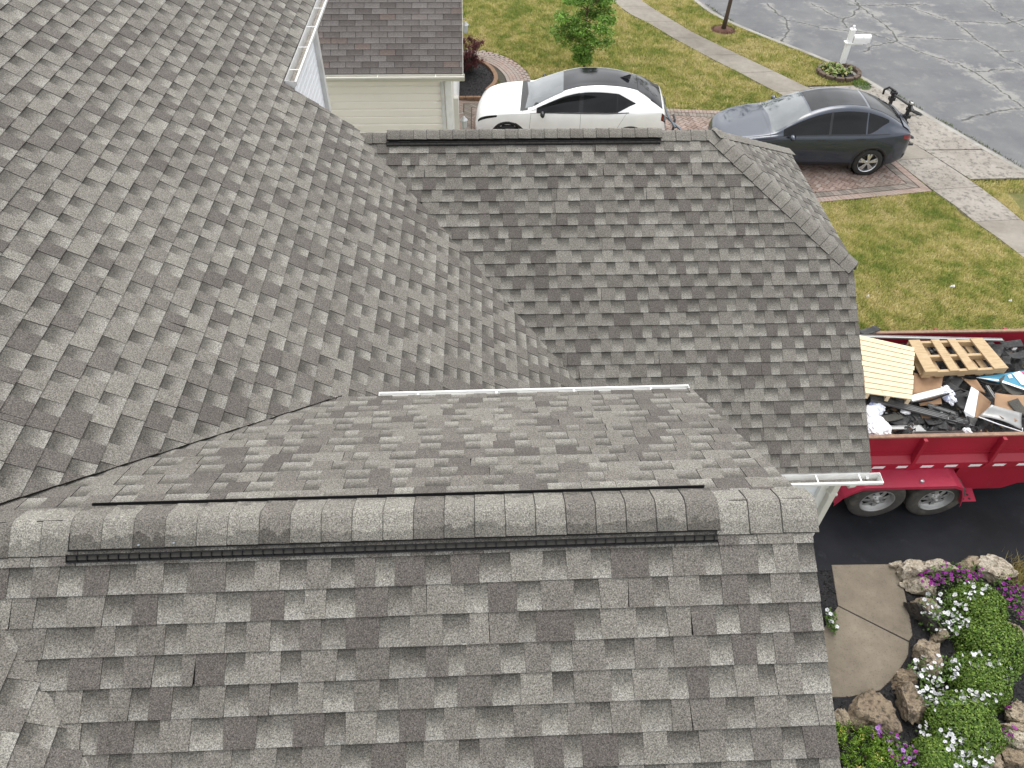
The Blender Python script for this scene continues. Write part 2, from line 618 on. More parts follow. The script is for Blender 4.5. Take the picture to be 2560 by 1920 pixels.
# ---- ridge and hip caps
def caps(A, B, d1, d2, L1, L2, lift, exp, seed, parent, up, stain=1.0, tones=(0.5, 0.7, 0.78, 0.84, 0.9, 0.94, 1.0)):
    """overlapping cap shingles folded over a ridge from A to B"""
    A, B = Vector(A), Vector(B)
    ax = (B - A).normalized()
    n = max(1, round((B - A).length / exp))
    e = (B - A).length / n
    r = random.Random(seed)
    for i in range(n):
        t0, t1 = i * e, (i + 1) * e + 0.02
        tone = r.choice(tones) + r.uniform(-.05, .05)
        lf = lift(A + ax * (t0 + e / 2)) if callable(lift) else lift
        st = stain * r.uniform(0.55, 1.0)
        prof = []
        K = 14
        for k in range(K + 1):
            w = -1 + 2 * k / K
            c = 0.24
            if w < -c: p = d1 * (-w) * L1
            elif w > c: p = d2 * w * L2
            else:
                q = (w + c) / (2 * c)
                p = d1 * (c * L1) * (1 - q) ** 2 + d2 * (c * L2) * q ** 2
            prof.append((p, w if w > 0 else -w * .74))
        vs, fs, at = [], [], []
        skew = r.uniform(-0.003, 0.003)
        for tt, hh, al in ((t0 + 0.0045, 0.011, .05), (t0 + 0.0085, 0.0108, 1), (t1, 0.005, 1)):  # first strip painted near black as the shadow line between overlapping caps
            for p, w in prof:
                vs.append(A + ax * (tt + skew * w) + p + up * (lf + hh))
                at.append((tone, w, st, al))
        m = K + 1
        for j in (0, 1):
            for k in range(K): fs.append((j * m + k, j * m + k + 1, (j + 1) * m + k + 1, (j + 1) * m + k))
        tp = len(vs)
        for tt, hh in ((t0 + 0.0045, 0.011), (t1, 0.005)):
            for p, w in prof:
                vs.append(A + ax * (tt + skew * w) + p + up * (lf + hh)); at.append((tone, w, st, 0))
        base = len(vs)
        for tt, hh in ((t0 + 0.0005, 0.011), (t1, 0.005)):
            for p, w in prof:
                vs.append(A + ax * (tt + skew * w) + p + up * (lf + hh - 0.008))
                at.append((tone, w, st, 0))
        for k in range(K):
            fs.append((base + k + 1, base + k, base + m + k, base + m + k + 1))
            fs.append((tp + k + 1, tp + k, base + k, base + k + 1))
        fs.append((tp, tp + m, base + m, base))
        fs.append((tp + m - 1, base + m - 1, base + 2 * m - 1, tp + 2 * m - 1))
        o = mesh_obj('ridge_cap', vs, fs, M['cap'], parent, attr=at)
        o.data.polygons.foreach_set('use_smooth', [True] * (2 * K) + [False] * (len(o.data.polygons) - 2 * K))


upz = Vector((0, 0, 1))
dn_near = (-NYV - Vector((0, 0, MN))).normalized()
dn_far = (NYV - Vector((0, 0, MN))).normalized()
VX0, VX1 = -2.06, 1.15
ridgeN = MB().beam(NXV * -2.72 + NYV * YN + upz * (ZN - .02), NXV * 1.64 + NYV * YN + upz * (ZN - .02), 0.04, 0.03).build('ridge', M['deck'], house)


def ridge_pt(x): return NXV * x + NYV * YN + upz * ZN


caps(ridge_pt(-2.95), ridge_pt(VX0), dn_far, dn_near, .15, .17, 0.012, 0.15, 21, ridgeN, upz, 0.7)
caps(ridge_pt(VX0), ridge_pt(VX1), dn_far, dn_near, .148, .150, 0.024, 0.153, 22, ridgeN, upz)
caps(ridge_pt(VX1), ridge_pt(1.66), dn_far, dn_near, .13, .17, 0.012, 0.15, 23, ridgeN, upz, 0.5)


def vent(A, B, d, N, L, name_parent, step=0.0125, wd=.038):
    """plastic baffle of a ridge vent along one side of the ridge"""
    A, B = Vector(A), Vector(B)
    ax = (B - A).normalized()
    mb = MB()
    mb.beam(A + d * (L - .06) + N * .012, B + d * (L - .06) + N * .012, 0.09, 0.018, N)
    mb.beam(A + d * (L + .004) + N * .029, B + d * (L + .004) + N * .029, 0.006, 0.012, N)
    mb.beam(A + d * (L + wd) + N * .017, B + d * (L + wd) + N * .017, 0.006, 0.022, N)
    mb.beam(A + d * (L + wd * .5) + N * .016, B + d * (L + wd * .5) + N * .016, wd, 0.003, N)
    body = mb.build('ridge_vent', M['vent'], house)
    fl = MB().beam(A + d * (L + .016) + N * .0195, B + d * (L + .016) + N * .0195, 0.022, 0.006, N)
    fl.build('vent_fleece', M['mesh_fleece'], body)
    n = int((B - A).length / step)
    fin = MB()
    for i in range(n + 1):
        if i % 4: continue
        big = True
        p = A + ax * (i * step)
        fin.beam(p + d * L + N * .028, p + d * (L + wd) + N * .022, 0.0034 if big else 0.0022, 0.012 if big else 0.008, N)
    tag(fin.build('vent_fins', M['vent'], body), kind='stuff')
    return body


nN = slopes[4].N
nF = slopes[5].N
vent(ridge_pt(VX0 - .005), ridge_pt(VX1 + .005), dn_near, nN, 0.156, house)
vent(ridge_pt(VX0 + .02), ridge_pt(VX1 + .0), dn_far, nF, 0.15, house, wd=.02)

# garage ridge
dwn = Vector((0, -1, -MW)).normalized()
dwf = Vector((0, 1, -MW)).normalized()
WX0, WX1 = -1.09, 1.985
ridgeW = MB().beam((-1.35, YW, ZW - .03), (2.6, YW, ZW - .03), 0.04, 0.03).build('ridge', M['deck'], house)


def rw(x): return Vector((x, YW, ZW))


caps(rw(-1.42), rw(WX0), dwf, dwn, .13, .13, 0.012, 0.15, 31, ridgeW, upz, 0.2, (.55, .6, .65))
caps(rw(WX0), rw(WX1), dwf, dwn, .13, .115, 0.042, 0.15, 32, ridgeW, upz, 0.5, (.5, .6, .66, .72, .8))
caps(rw(WX1), rw(2.68), dwf, dwn, .13, .13, 0.012, 0.16, 33, ridgeW, upz, 0.0, (.66, .72, .76))
vent(rw(WX0 - .005), rw(WX1), dwn, slopes[0].N, 0.112, house, step=0.02)
vent(rw(WX0 - .005), rw(WX1), dwf, slopes[1].N, 0.112, house, step=0.02)
# hips
for sgn, sl in ((-1, slopes[0]), (1, slopes[1])):
    a = Vector((XR + 0.03, YW + sgn * 1.30, ZW - 0.938 - 0.015))
    b = Vector((2.60, YW, ZW + 0.004))
    hd = (b - a).normalized()
    d1 = hd.cross(sl.N).normalized()
    if d1.dot(Vector((0, sgn, 0))) < 0: d1 = -d1
    d2 = hd.cross(slopes[2].N).normalized()
    if d2.x < 0: d2 = -d2
    hp = MB().beam(a - upz * .03, b - upz * .03, 0.03, 0.02).build('hip_ridge', M['deck'], house)
    caps(a, b, d1, d2, .14, .14, 0.012, 0.15, 40 + sgn, hp, upz, 0.0, (.66, .72, .76, .8))


# ---- gutters
def gutter(A, B, out, mat, parent, hang=0.6, litter=False, size=1.0, name='gutter'):
    """K-style gutter along A-B (top back edge), open at the top"""
    A, B, out = Vector(A), Vector(B), Vector(out).normalized()
    prof = [(0.0, 0.012), (0.0, -0.105), (0.07, -0.11), (0.086, -0.075), (0.112, -0.045), (0.122, -0.03), (0.122, 0.0), (0.104, 0.001), (0.104, -0.01)]
    prof = [(o * size, z * size) for o, z in prof]
    vs = [A + out * o + upz * z for o, z in prof] + [B + out * o + upz * z for o, z in prof]
    m = len(prof)
    fs = [(k, k + 1, m + k + 1, m + k) for k in range(m - 1)]
    mb = MB().add(vs, fs)
    g = mb.build(name, mat, parent, solid=0.004)
    for P in (A, B):
        e = MB().prism([P + out * o + upz * z for o, z in prof[:7]], (B - A) if P is A else (A - B), 0.004)
        e.build('end_cap', mat, g)
    n = max(1, int((B - A).length / hang))
    ax = (B - A).normalized()
    for i in range(n):
        p = A + (B - A) * ((i + .5) / n)
        MB().beam(p + out * .002, p + out * .118 * size, 0.016, 0.004).build('hanger', mat, g)
    if litter:
        lb = MB()
        r = random.Random(5)
        L = (B - A).length
        vs, fs = [], []
        K = int(L / .05)
        for i in range(K + 1):
            for o in (0.004, 0.035, 0.066):
                vs.append(A + ax * (L * i / K) + out * o * size + upz * (-0.1 * size + .012 * noise.noise(Vector((i * .4, o * 40, 2))) + .008))
        for i in range(K):
            for j in range(2):
                fs.append((i * 3 + j, i * 3 + j + 1, (i + 1) * 3 + j + 1, (i + 1) * 3 + j))
        tag(mesh_obj('leaf_litter', vs, fs, M['litter'], g), kind='stuff')
    return g


# garage eave gutter
zge = ZW - MW * (YW - YE)
gutter((1.85, YE - .012, zge - .015), (XR + .09, YE - .012, zge - .015), (0, -1, 0), M['white_metal'], house, 0.42, True)
# thin gutter behind the near gable
e1 = NYV * 3.985
zne = ZN - MN * 1.826
gutter(NXV * -0.84 + e1 + upz * (zne - .03), NXV * 1.63 + e1 + upz * (zne - .03), NYV, M['white_metal'], house, 0.6, size=.55)
# main eave gutter
zme = ZW - MM * (XG - XM)
gutter((XG + .012, 7.96, zme - .0), (XG + .012, 11.6, zme - .0), (1, 0, 0), M['grey_metal'], house, 0.55, True)


M['alu_grey'] = simple('grey_sealant', (.2, .22, .25), .5)
# ---- walls
def siding(x0, x1, z0, z1, plane, parent, mat, hb, axis, name='siding_board', proud=0.012):
    """lap boards: axis 'x' -> wall along X at y=plane facing -Y ; axis 'y' -> wall along Y at x=plane facing +X"""
    n = int((z1 - z0) / hb + 0.999)
    for i in range(n):
        a, b = z0 + i * hb, min(z0 + (i + 1) * hb + .004, z1 + .004)
        if axis == 'x':
            q = lambda d, z: [(x0, plane - d, z), (x1, plane - d, z)]
        else:
            q = lambda d, z: [(plane + d, x0, z), (plane + d, x1, z)]
        c = a + (b - a) * .74                      # flat face, then a cove running back under the next board
        vs = q(-.004, a) + q(proud, a) + q(proud, c) + q(.002, b - (b - a) * .06) + q(.002, b)
        fs = [(0, 1, 3, 2), (2, 3, 5, 4), (4, 5, 7, 6), (6, 7, 9, 8)]
        mesh_obj(name, vs, fs, mat, parent)


YWALL = 5.02
wall_g = MB().box(((-1.2 + 3.86) / 2, (YWALL + 10.6) / 2, 1.24), (3.86 + 1.2, 10.6 - YWALL, 2.48)).build('garage_wall', M['white_siding'], house)
siding(1.0, 3.86, 0.02, 2.5, YWALL, wall_g, M['white_siding'], 0.115, 'x')
MB().beam((1.8, YE + .01, zge - .075), (XR - .02, YE + .01, zge - .075), 0.02, 0.15).build('fascia', M['white_metal'], house)
MB().box(((1.8 + XR - .02) / 2, (YE + YWALL) / 2, zge - .14), (XR - .02 - 1.8, YWALL - YE - .03, 0.012)).build('soffit', M['white_metal'], house)
# gable triangle of the garage front (facing the street)
g3 = [(3.86, YWALL, 2.4), (3.86, 10.6, 2.4), (3.86, 9.1, 3.85), (3.86, 6.55, 3.85)]
MB().prism(g3, (-1, 0, 0), 0.06).build('gable_wall', M['white_siding'], house)
for sg in (-1, 1):
    MB().beam((XR - .03, YW + sg * (YW - YE), zge - .13), (XR - .03, YW + sg * 1.28, ZW - .938 - .13), 0.03, 0.14, (0, sg * .3, 1)).build('rake_board', M['white_metal'], house)
MB().box((3.87, YWALL - .02, 1.22), (0.1, 0.09, 2.4)).build('corner_post', M['white_metal'], house, bevel=.008)
dsp = MB()
dsp.beam((3.90, YE - .07, zge - .12), (3.92, YE - .03, zge - .2), 0.075, 0.055, (0, 1, 0))
dsp.beam((3.92, YE - .03, zge - .19), (3.95, YWALL - .1, zge - .36), 0.075, 0.055, (0, 1, 0))
dsp.beam((3.95, YWALL - .095, zge - .34), (3.95, YWALL - .095, 0.12), 0.075, 0.1, (0, 1, 0))
dsp.beam((3.95, YWALL - .095, 0.16), (4.2, YWALL - .2, 0.06), 0.075, 0.055, (0, 0, 1))
ds = dsp.build('downspout', M['cream_trim'], house, bevel=.008)
MB().beam((3.94, YWALL - .05, 1.95), (3.94, YWALL - .16, 1.95), 0.1, 0.03).build('strap', M['cream_trim'], ds)

# near gable bay walls
bw = MB()
bw.box(((-2.2 + 1.34) / 2, (0.65 + 3.62) / 2, 2.3), (1.34 + 2.2, 3.62 - .65, 4.6))
wall_b = bw.build('bay_wall', M['white_siding'], house)
MB().prism([(1.34, .65, 4.55), (1.34, 3.62, 4.55), (1.34, 2.144, 5.55)], (-1, 0, 0), .05).build('gable_wall', M['white_siding'], house)
for dv, nn in ((dn_near, nN), (dn_far, nF)):
    MB().beam(ridge_pt(1.61) + dv * .02 - upz * .12, ridge_pt(1.61) + dv * (1.826 * sqn) - upz * .12, 0.03, 0.14, nn).build('rake_board', M['white_metal'], house)
MB().beam(NXV * -1.0 + e1 * .997 + upz * (zne - .08), NXV * 1.6 + e1 * .997 + upz * (zne - .08), 0.02, 0.14).build('fascia', M['white_metal'], house)
# main block walls
XW = -2.40
wall_m = MB().box(((XW - 9.5) / 2 + 0, (-2 + 10.86) / 2, 2.6), (abs(-9.5 - XW), 12.86, 5.2)).build('main_wall', M['white_siding'], house)
siding(7.4, 10.84, 2.9, 5.25, XW, wall_m, M['white_siding'], 0.1, 'y')
MB().box((XW + .02, 10.88, 2.6), (0.11, 0.11, 5.2)).build('corner_post', M['grey_metal'], house, bevel=.008)
MB().beam((XG - .01, 7.96, zme - .09), (XG - .01, 11.5, zme - .09), 0.02, 0.15).build('fascia', M['white_metal'], house)
MB().box(((XG + XW) / 2, 9.7, zme - .16), (XG - XW - .03, 3.4, .012)).build('soffit', M['white_metal'], house)
# stepped rake closing the main slope above the garage ridge
MB().beam((XG, 7.88, zme - .09), (XM + .02, 7.84, ZW - .10), 0.02, 0.1).build('rake_board', M['grey_metal'], house)
# back slope of the main roof
zt = ZW - MM * (XTOP - XM)
MB().prism([(XTOP, -2.5, zt), (XTOP, 11.5, zt), (-11.0, 11.5, 5.2), (-11.0, -2.5, 5.2)], (0, 0, -1), .03).build('roof_back', M['deck'], house)
# nail heads dabbed with sealant on one cap
for x, dd in ((-1.72, .14), (-1.55, .135)):
    p = ridge_pt(x) + dn_near * dd + upz * .05
    MB().lathe([(0.0, .003), (.005, .002), (.007, 0)], p - upz * .012, 'z', 8).build('nail_dab', M['alu_grey'], house)
# a stray strap of black plastic lying on the near slope
st = MB().tube([slopes[4].pt(1.28, .62, .02), slopes[4].pt(1.28, .64, .022), slopes[4].pt(1.31, .655, .022), slopes[4].pt(1.43, .662, .022)], .003, 6)
tag(st.build('plastic_strip', M['vent'], None), 'short thin black strip lying on the nearest shingles by the roof edge', 'strip')

# ------------------------------------------------------------------ ground materials
def lawn_mat():
    m, t, b = new_mat('lawn')
    p = coords(t, 'World')
    a = noise_node(t, p, 0.55, 4, 0.6)
    c = noise_node(t, p, 3.2, 4, 0.65)
    f = math_n(t, 'ADD', math_n(t, 'MULTIPLY', a, 0.6), math_n(t, 'MULTIPLY', c, 0.4))
    cc = ramp(t, f, [(0.3, (0.085, 0.115, 0.026)), (0.46, (0.15, 0.155, 0.04)), (0.6, (0.25, 0.21, 0.075))])
    g = maprange(t, noise_node(t, p, 60, 3, 0.7), 0.3, 0.7, 0.5, 1.4)
    t.links.new(scale_c(t, scale_c(t, cc, g), .85), b.inputs['Base Color'])
    b.inputs['Roughness'].default_value = 0.95
    bump(t, b, noise_node(t, p, 45, 4), 0.8, 0.04)
    return m


def concrete_mat(name, c, stain, speck=0.3, fs=45, blot=1.0, lo=.55):
    m, t, b = new_mat(name)
    c, stain = tuple(x * .84 for x in c), tuple(x * .84 for x in stain)
    p = coords(t, 'World')
    n1 = noise_node(t, p, 0.9, 5, 0.65)
    n2 = noise_node(t, p, 6, 5, 0.7)
    n3 = noise_node(t, p, fs, 4, 0.75)
    cc = mix_c(t, maprange(t, n1, 0.38, 0.66, 0, blot), c, stain)
    cc = mix_c(t, maprange(t, n3, lo, lo + .12, 0, speck), cc, scale_c(t, stain, 0.4))
    cc = scale_c(t, cc, maprange(t, n2, 0.25, 0.75, 0.85, 1.14))
    t.links.new(cc, b.inputs['Base Color'])
    b.inputs['Roughness'].default_value = 0.9
    bump(t, b, n3, 0.35, 0.006)
    return m


def blade_mat(name='grass_blades'):
    m, t, b = new_mat(name)
    at = nd(t, 'ShaderNodeAttribute', attribute_name='sh')
    t.links.new(scale_c(t, at.outputs['Color'], .86), b.inputs['Base Color'])
    b.inputs['Roughness'].default_value = 0.75
    b.inputs['Specular IOR Level'].default_value = 0.25
    return m


M['lawn'] = lawn_mat()
M['blade'] = blade_mat()
M['leaf'] = blade_mat('leaf_attr')
M['walk'] = concrete_mat('sidewalk_concrete', (0.31, 0.28, 0.235), (0.22, 0.195, 0.16), 0.3)
M['apron'] = concrete_mat('worn_concrete', (0.36, 0.33, 0.29), (0.24, 0.215, 0.18), 0.75, fs=9, blot=0.8, lo=.5)
M['kerb'] = concrete_mat('kerb_concrete', (0.40, 0.385, 0.35), (0.27, 0.255, 0.225), 0.4)
M['pan'] = concrete_mat('gutter_pan', (0.22, 0.21, 0.20), (0.16, 0.155, 0.15), 0.4)
M['frontwalk'] = concrete_mat('front_walk', (0.26, 0.22, 0.165), (0.165, 0.137, 0.10), 0.55)
M['paver'] = None


def street_mat():
    m, t, b = new_mat('old_asphalt')
    p = coords(t, 'World')
    at = nd(t, 'ShaderNodeAttribute', attribute_name='sh')
    sep = nd(t, 'ShaderNodeSeparateColor')
    t.links.new(at.outputs['Color'], sep.inputs[0])
    d, w = sep.outputs[0], sep.outputs[1]      # metres to the nearest crack, local width of its pale margin
    n1 = noise_node(t, p, 0.8, 5, 0.6)
    n2 = noise_node(t, p, 2.6, 7, 0.75)
    n3 = noise_node(t, p, 130, 3, 0.7)
    cc = mix_c(t, maprange(t, n1, 0.35, 0.65, 0, 1), (0.120, 0.123, 0.130), (0.165, 0.167, 0.168))
    # pale ravelled strips beside the cracks
    dd = math_n(t, 'ADD', d, maprange(t, n2, 0.25, 0.75, -0.5, 0.5))
    pale = maprange(t, math_n(t, 'SUBTRACT', dd, w), 0.16, -0.2, 0, 0.55, True)
    cc = mix_c(t, pale, cc, (0.36, 0.35, 0.32))
    n4 = noise_node(t, p, 1.9, 6, 0.72)
    cc = mix_c(t, maprange(t, n4, 0.54, 0.70, 0, 0.38), cc, (0.32, 0.31, 0.29))
    dk = math_n(t, 'ADD', d, maprange(t, noise_node(t, p, 9, 3), 0.3, 0.7, -0.02, 0.02))
    core = maprange(t, dk, 0.016, 0.045, 0.85, 0, True)
    cc = mix_c(t, core, cc, (0.035, 0.037, 0.03))
    cc = scale_c(t, cc, maprange(t, n3, 0.3, 0.7, 0.68, 0.98))
    t.links.new(cc, b.inputs['Base Color'])
    b.inputs['Roughness'].default_value = 0.82
    bump(t, b, math_n(t, 'SUBTRACT', n3, math_n(t, 'MULTIPLY', core, 3.0)), 0.4, 0.006)
    return m


M['street'] = street_mat()


def drive_mat():
    m, t, b = new_mat('fresh_asphalt')
    p = coords(t, 'World')
    n1 = noise_node(t, p, 1.2, 5, 0.6)
    n2 = noise_node(t, p, 3.2, 6, 0.75)
    n3 = noise_node(t, p, 160, 3, 0.7)
    cc = mix_c(t, maprange(t, n1, 0.35, 0.65, 0, 1), (0.013, 0.014, 0.017), (0.026, 0.027, 0.032))
    cc = mix_c(t, maprange(t, n2, 0.6, 0.78, 0, 0.5), cc, (0.075, 0.08, 0.09))
    cc = scale_c(t, cc, maprange(t, n3, 0.3, 0.7, 0.56, 0.96))
    t.links.new(cc, b.inputs['Base Color'])
    b.inputs['Roughness'].default_value = 0.8
    b.inputs['Specular IOR Level'].default_value = 0.2
    bump(t, b, n3, 0.35, 0.005)
    return m


M['drive'] = drive_mat()

# ------------------------------------------------------------------ hardscape outlines (metres)
KERB = [(6.6, 33.5), (7.75, 28.56), (8.28, 26.9), (9.49, 25.15), (10.82, 23.47), (11.56, 22.15), (11.95, 21.1), (12.97, 18.5), (13.8, 16.5), (14.5, 14.2), (15.0, 11.5), (15.3, 8.0), (15.4, 2.0), (15.4, -30)]
SWL = [(2.9, 33.0), (4.61, 28.03), (4.96, 26.94), (5.68, 25.92), (6.24, 24.88), (6.85, 23.9), (7.47, 22.98), (7.93, 22.33), (8.5, 21.35), (9.15, 20.25), (9.75, 19.1), (10.61, 17.23), (10.98, 15.81), (11.3, 14.9), (11.52, 13.41), (11.6, 12.0), (11.65, 9.0), (11.65, 4.0)]
SWR = [(3.9, 33.2), (5.68, 28.21), (6.01, 27.38), (6.53, 26.4), (7.04, 25.37), (7.64, 24.56), (8.26, 23.65), (8.84, 22.75), (9.6, 21.52), (10.2, 20.6), (10.75, 19.6), (11.65, 17.6), (12.15, 16.2), (12.42, 15.2), (12.6, 14.0), (12.7, 12.2), (12.75, 9.0), (12.75, 4.0)]
PAVE = [(-0.75, 15.62), (7.87, 15.23), (10.98, 15.68), (10.61, 17.23), (9.2, 19.86), (-0.75, 19.65)]


def resample(pl, step):
    out = [Vector(pl[0])]
    for a, b in zip(pl[:-1], pl[1:]):
        a, b = Vector(a), Vector(b)
        n = max(1, int((b - a).length / step))
        for i in range(1, n + 1): out.append(a.lerp(b, i / n))
    return out


def smooth_line(pl, it=2):
    for _ in range(it):
        q = [pl[0]]
        for a, b in zip(pl[:-1], pl[1:]):
            q += [(a[0] * .75 + b[0] * .25, a[1] * .75 + b[1] * .25), (a[0] * .25 + b[0] * .75, a[1] * .25 + b[1] * .75)]
        q.append(pl[-1]); pl = q
    return pl


KERB = smooth_line(KERB)
kx = np.array([p[0] for p in KERB][::-1]); ky = np.array([p[1] for p in KERB][::-1])   # y ascending


def kerb_x(y): return np.interp(y, ky, kx)


# ground sheet, sunk below the street beyond the kerb
def axis_pts(a, b, c, d, fine, coarse):
    return np.concatenate([np.arange(a, b, coarse), np.arange(b, c, fine), np.arange(c, d + coarse, coarse)])


gx = axis_pts(-300, -4, 20, 300, 0.25, 8.0)
gy = axis_pts(-300, 0, 36, 300, 0.25, 8.0)
X, Y = np.meshgrid(gx, gy, indexing='ij')
Z = hgt_np(X, Y)
dk = X - kerb_x(Y)
Z = np.where(dk > 0.02, Z - 0.2, Z) - 0.02
for i in range(X.shape[0]): pass


def grid_mesh(name, X, Y, Z, mat, attr=None):
    nx, ny = X.shape
    v = np.stack([X, Y, Z], -1).reshape(-1, 3)
    idx = np.arange(nx * ny).reshape(nx, ny)
    f = np.stack([idx[:-1, :-1], idx[1:, :-1], idx[1:, 1:], idx[:-1, 1:]], -1).reshape(-1, 4)
    me = bpy.data.meshes.new(name)
    me.vertices.add(len(v)); me.vertices.foreach_set('co', v.astype(np.float32).ravel())
    me.loops.add(f.size); me.loops.foreach_set('vertex_index', f.astype(np.int32).ravel())
    me.polygons.add(len(f)); me.polygons.foreach_set('loop_start', np.arange(0, f.size, 4, dtype=np.int32))
    me.polygons.foreach_set('use_smooth', np.ones(len(f), bool))
    if attr is not None:
        a = me.attributes.new('sh', 'FLOAT_COLOR', 'POINT')
        a.data.foreach_set('color', attr.astype(np.float32).ravel())
    me.update(); me.validate()
    me.materials.append(mat)
    o = bpy.data.objects.new(name, me)
    col.objects.link(o)
    return o


tag(grid_mesh('ground', X, Y, Z, M['lawn']), 'lawn covered ground of the plot and its surroundings', kind='structure')

# street with its cracks
CRACKS = [([(10.45, 28.58), (10.67, 27.04), (10.51, 26.14), (9.97, 25.12)], .16), ([(10.74, 26.97), (11.78, 26.3), (13.26, 25.76), (13.73, 25.11)], .10),
          ([(13.71, 28.55), (14.01, 27.01), (14.04, 25.65), (13.96, 25.18)], .34), ([(13.96, 25.18), (13.19, 24.85), (12.44, 24.28)], .03),
          ([(14.1, 25.51), (15.15, 25.33), (16.2, 25.22)], .10), ([(13.92, 25.01), (14.55, 23.94), (15.19, 23.31), (15.48, 22.57), (15.75, 20.4), (15.9, 18)], .26),
          ([(15.56, 28.34), (16.6, 26.69), (16.67, 25.62), (16.86, 24.07), (17.18, 23.14), (17.3, 19)], .12), ([(16.73, 26.84), (18.41, 26.6), (19.17, 26.96), (21, 27.1)], .07),
          ([(18.63, 30), (18.69, 27.15), (18.81, 26.67), (19.3, 22)], .12), ([(12.08, 28.57), (12.73, 27.02), (12.62, 26.3)], .10),
          ([(13.37, 28.44), (14.52, 28.35), (16.35, 28.45)], .08), ([(13.58, 19.57), (14.6, 19.99), (15.66, 20.23)], .08),
          ([(15.3, 22.72), (16.12, 22.83), (16.8, 22.91)], .14), ([(16.97, 24.29), (17.78, 24.28)], .04), ([(12.73, 27.02), (13.4, 27.6), (13.8, 28.5), (14.2, 31)], .12)]
sx = np.concatenate([np.arange(6, 9, 1.0), np.arange(9, 21, 0.05), np.arange(21, 61, 4.0)])
sy = np.concatenate([np.arange(-40, 12, 4.0), np.arange(12, 30.5, 0.05), np.arange(30.5, 90, 4.0)])
SX, SY = np.meshgrid(sx, sy, indexing='ij')
D = np.full(SX.shape, 9.0); W = np.zeros(SX.shape)
rr = random.Random(3)
for pl, wd in CRACKS:
    pts = resample(pl, 0.22)
    jit = [pts[0]] + [p + Vector((rr.uniform(-.07, .07), rr.uniform(-.07, .07))) for p in pts[1:-1]] + [pts[-1]]
    for k, (a, b) in enumerate(zip(jit[:-1], jit[1:])):
        m = (SX > min(a.x, b.x) - 1) & (SX < max(a.x, b.x) + 1) & (SY > min(a.y, b.y) - 1) & (SY < max(a.y, b.y) + 1)
        if not m.any(): continue
        px, py = SX[m], SY[m]
        dx, dy = b.x - a.x, b.y - a.y
        t = np.clip(((px - a.x) * dx + (py - a.y) * dy) / (dx * dx + dy * dy + 1e-9), 0, 1)
        d = np.hypot(px - a.x - t * dx, py - a.y - t * dy)
        old = D[m]
        wl = wd * (0.55 + 0.9 * abs(noise.noise(Vector((k * .31, wd * 50, 1)))) * 2)
        W[m] = np.where(d < old, wl, W[m])
        D[m] = np.minimum(old, d)
A4 = np.stack([D, W, np.zeros_like(D), np.ones_like(D)], -1)
tag(grid_mesh('street', SX, SY, hgt_np(SX, SY) - 0.125, M['street'], A4.reshape(-1, 4)), 'cracked grey asphalt street with pale worn strips', kind='structure')


# kerb: swept profile with a gutter pan
def sweep(name, line, prof, mat, kind='structure', step=0.5):
    pts = resample(line, step)
    vs, fs = [], []
    m = len(prof)
    for i, p in enumerate(pts):
        a, b = pts[max(i - 1, 0)], pts[min(i + 1, len(pts) - 1)]
        d = (b - a).normalized()
        n = Vector((-d.y, d.x))                # left of travel
        if n.x < 0: n = -n                     # towards the street
        for o, z in prof:
            q = p + n * o
            vs.append((q.x, q.y, hgt(p.x, p.y) + z))
    for i in range(len(pts) - 1):
        for k in range(m - 1):
            fs.append((i * m + k, i * m + k + 1, (i + 1) * m + k + 1, (i + 1) * m + k))
    o = mesh_obj(name, vs, fs, mat)
    fix_normals(o)
    tag(o, kind=kind)
    return o


sweep('kerb', KERB[:-3], [(-0.10, -.1), (-0.10, 0.012), (-0.09, 0.02), (0.05, 0.018), (0.075, 0.0), (0.09, -0.115), (0.09, -.2)], M['kerb'])
sweep('gutter_pan', KERB[:-3], [(0.088, -.2), (0.088, -0.112), (0.36, -0.117), (0.37, -.2)], M['pan'])
# weeds in the joint between pan and asphalt are added with the grass below


# sidewalk slabs: each slab is a piece of the sidewalk
def slab(poly, parent, mat, thick=0.09, top=0.022, name='slab', gap=0.006):
    c = sum((Vector(p) for p in poly), Vector((0, 0))) / len(poly)
    q = [c + (Vector(p) - c) * (1 - gap / max(0.2, (Vector(p) - c).length)) for p in poly]
    mb = MB()
    k = len(q)
    tp = [(p.x, p.y, hgt(p.x, p.y) + top) for p in q]
    bt = [(p.x, p.y, hgt(p.x, p.y) + top - thick) for p in q]
    mb.add(tp + bt, [tuple(range(k))] + [(i, k + i, k + (i + 1) % k, (i + 1) % k) for i in range(k)])
    o = mb.build(name, mat, parent, bevel=0.008)
    return fix_normals(o)


sw_base = MB()
walk_l = resample(SWL, 0.2)
walk_r = resample(SWR, 0.2)


def arc_at(pl, s):
    tot = 0
    for a, b in zip(pl[:-1], pl[1:]):
        L = (b - a).length
        if tot + L >= s: return a.lerp(b, (s - tot) / L)
        tot += L
    return pl[-1]


def arc_len(pl): return sum((b - a).length for a, b in zip(pl[:-1], pl[1:]))


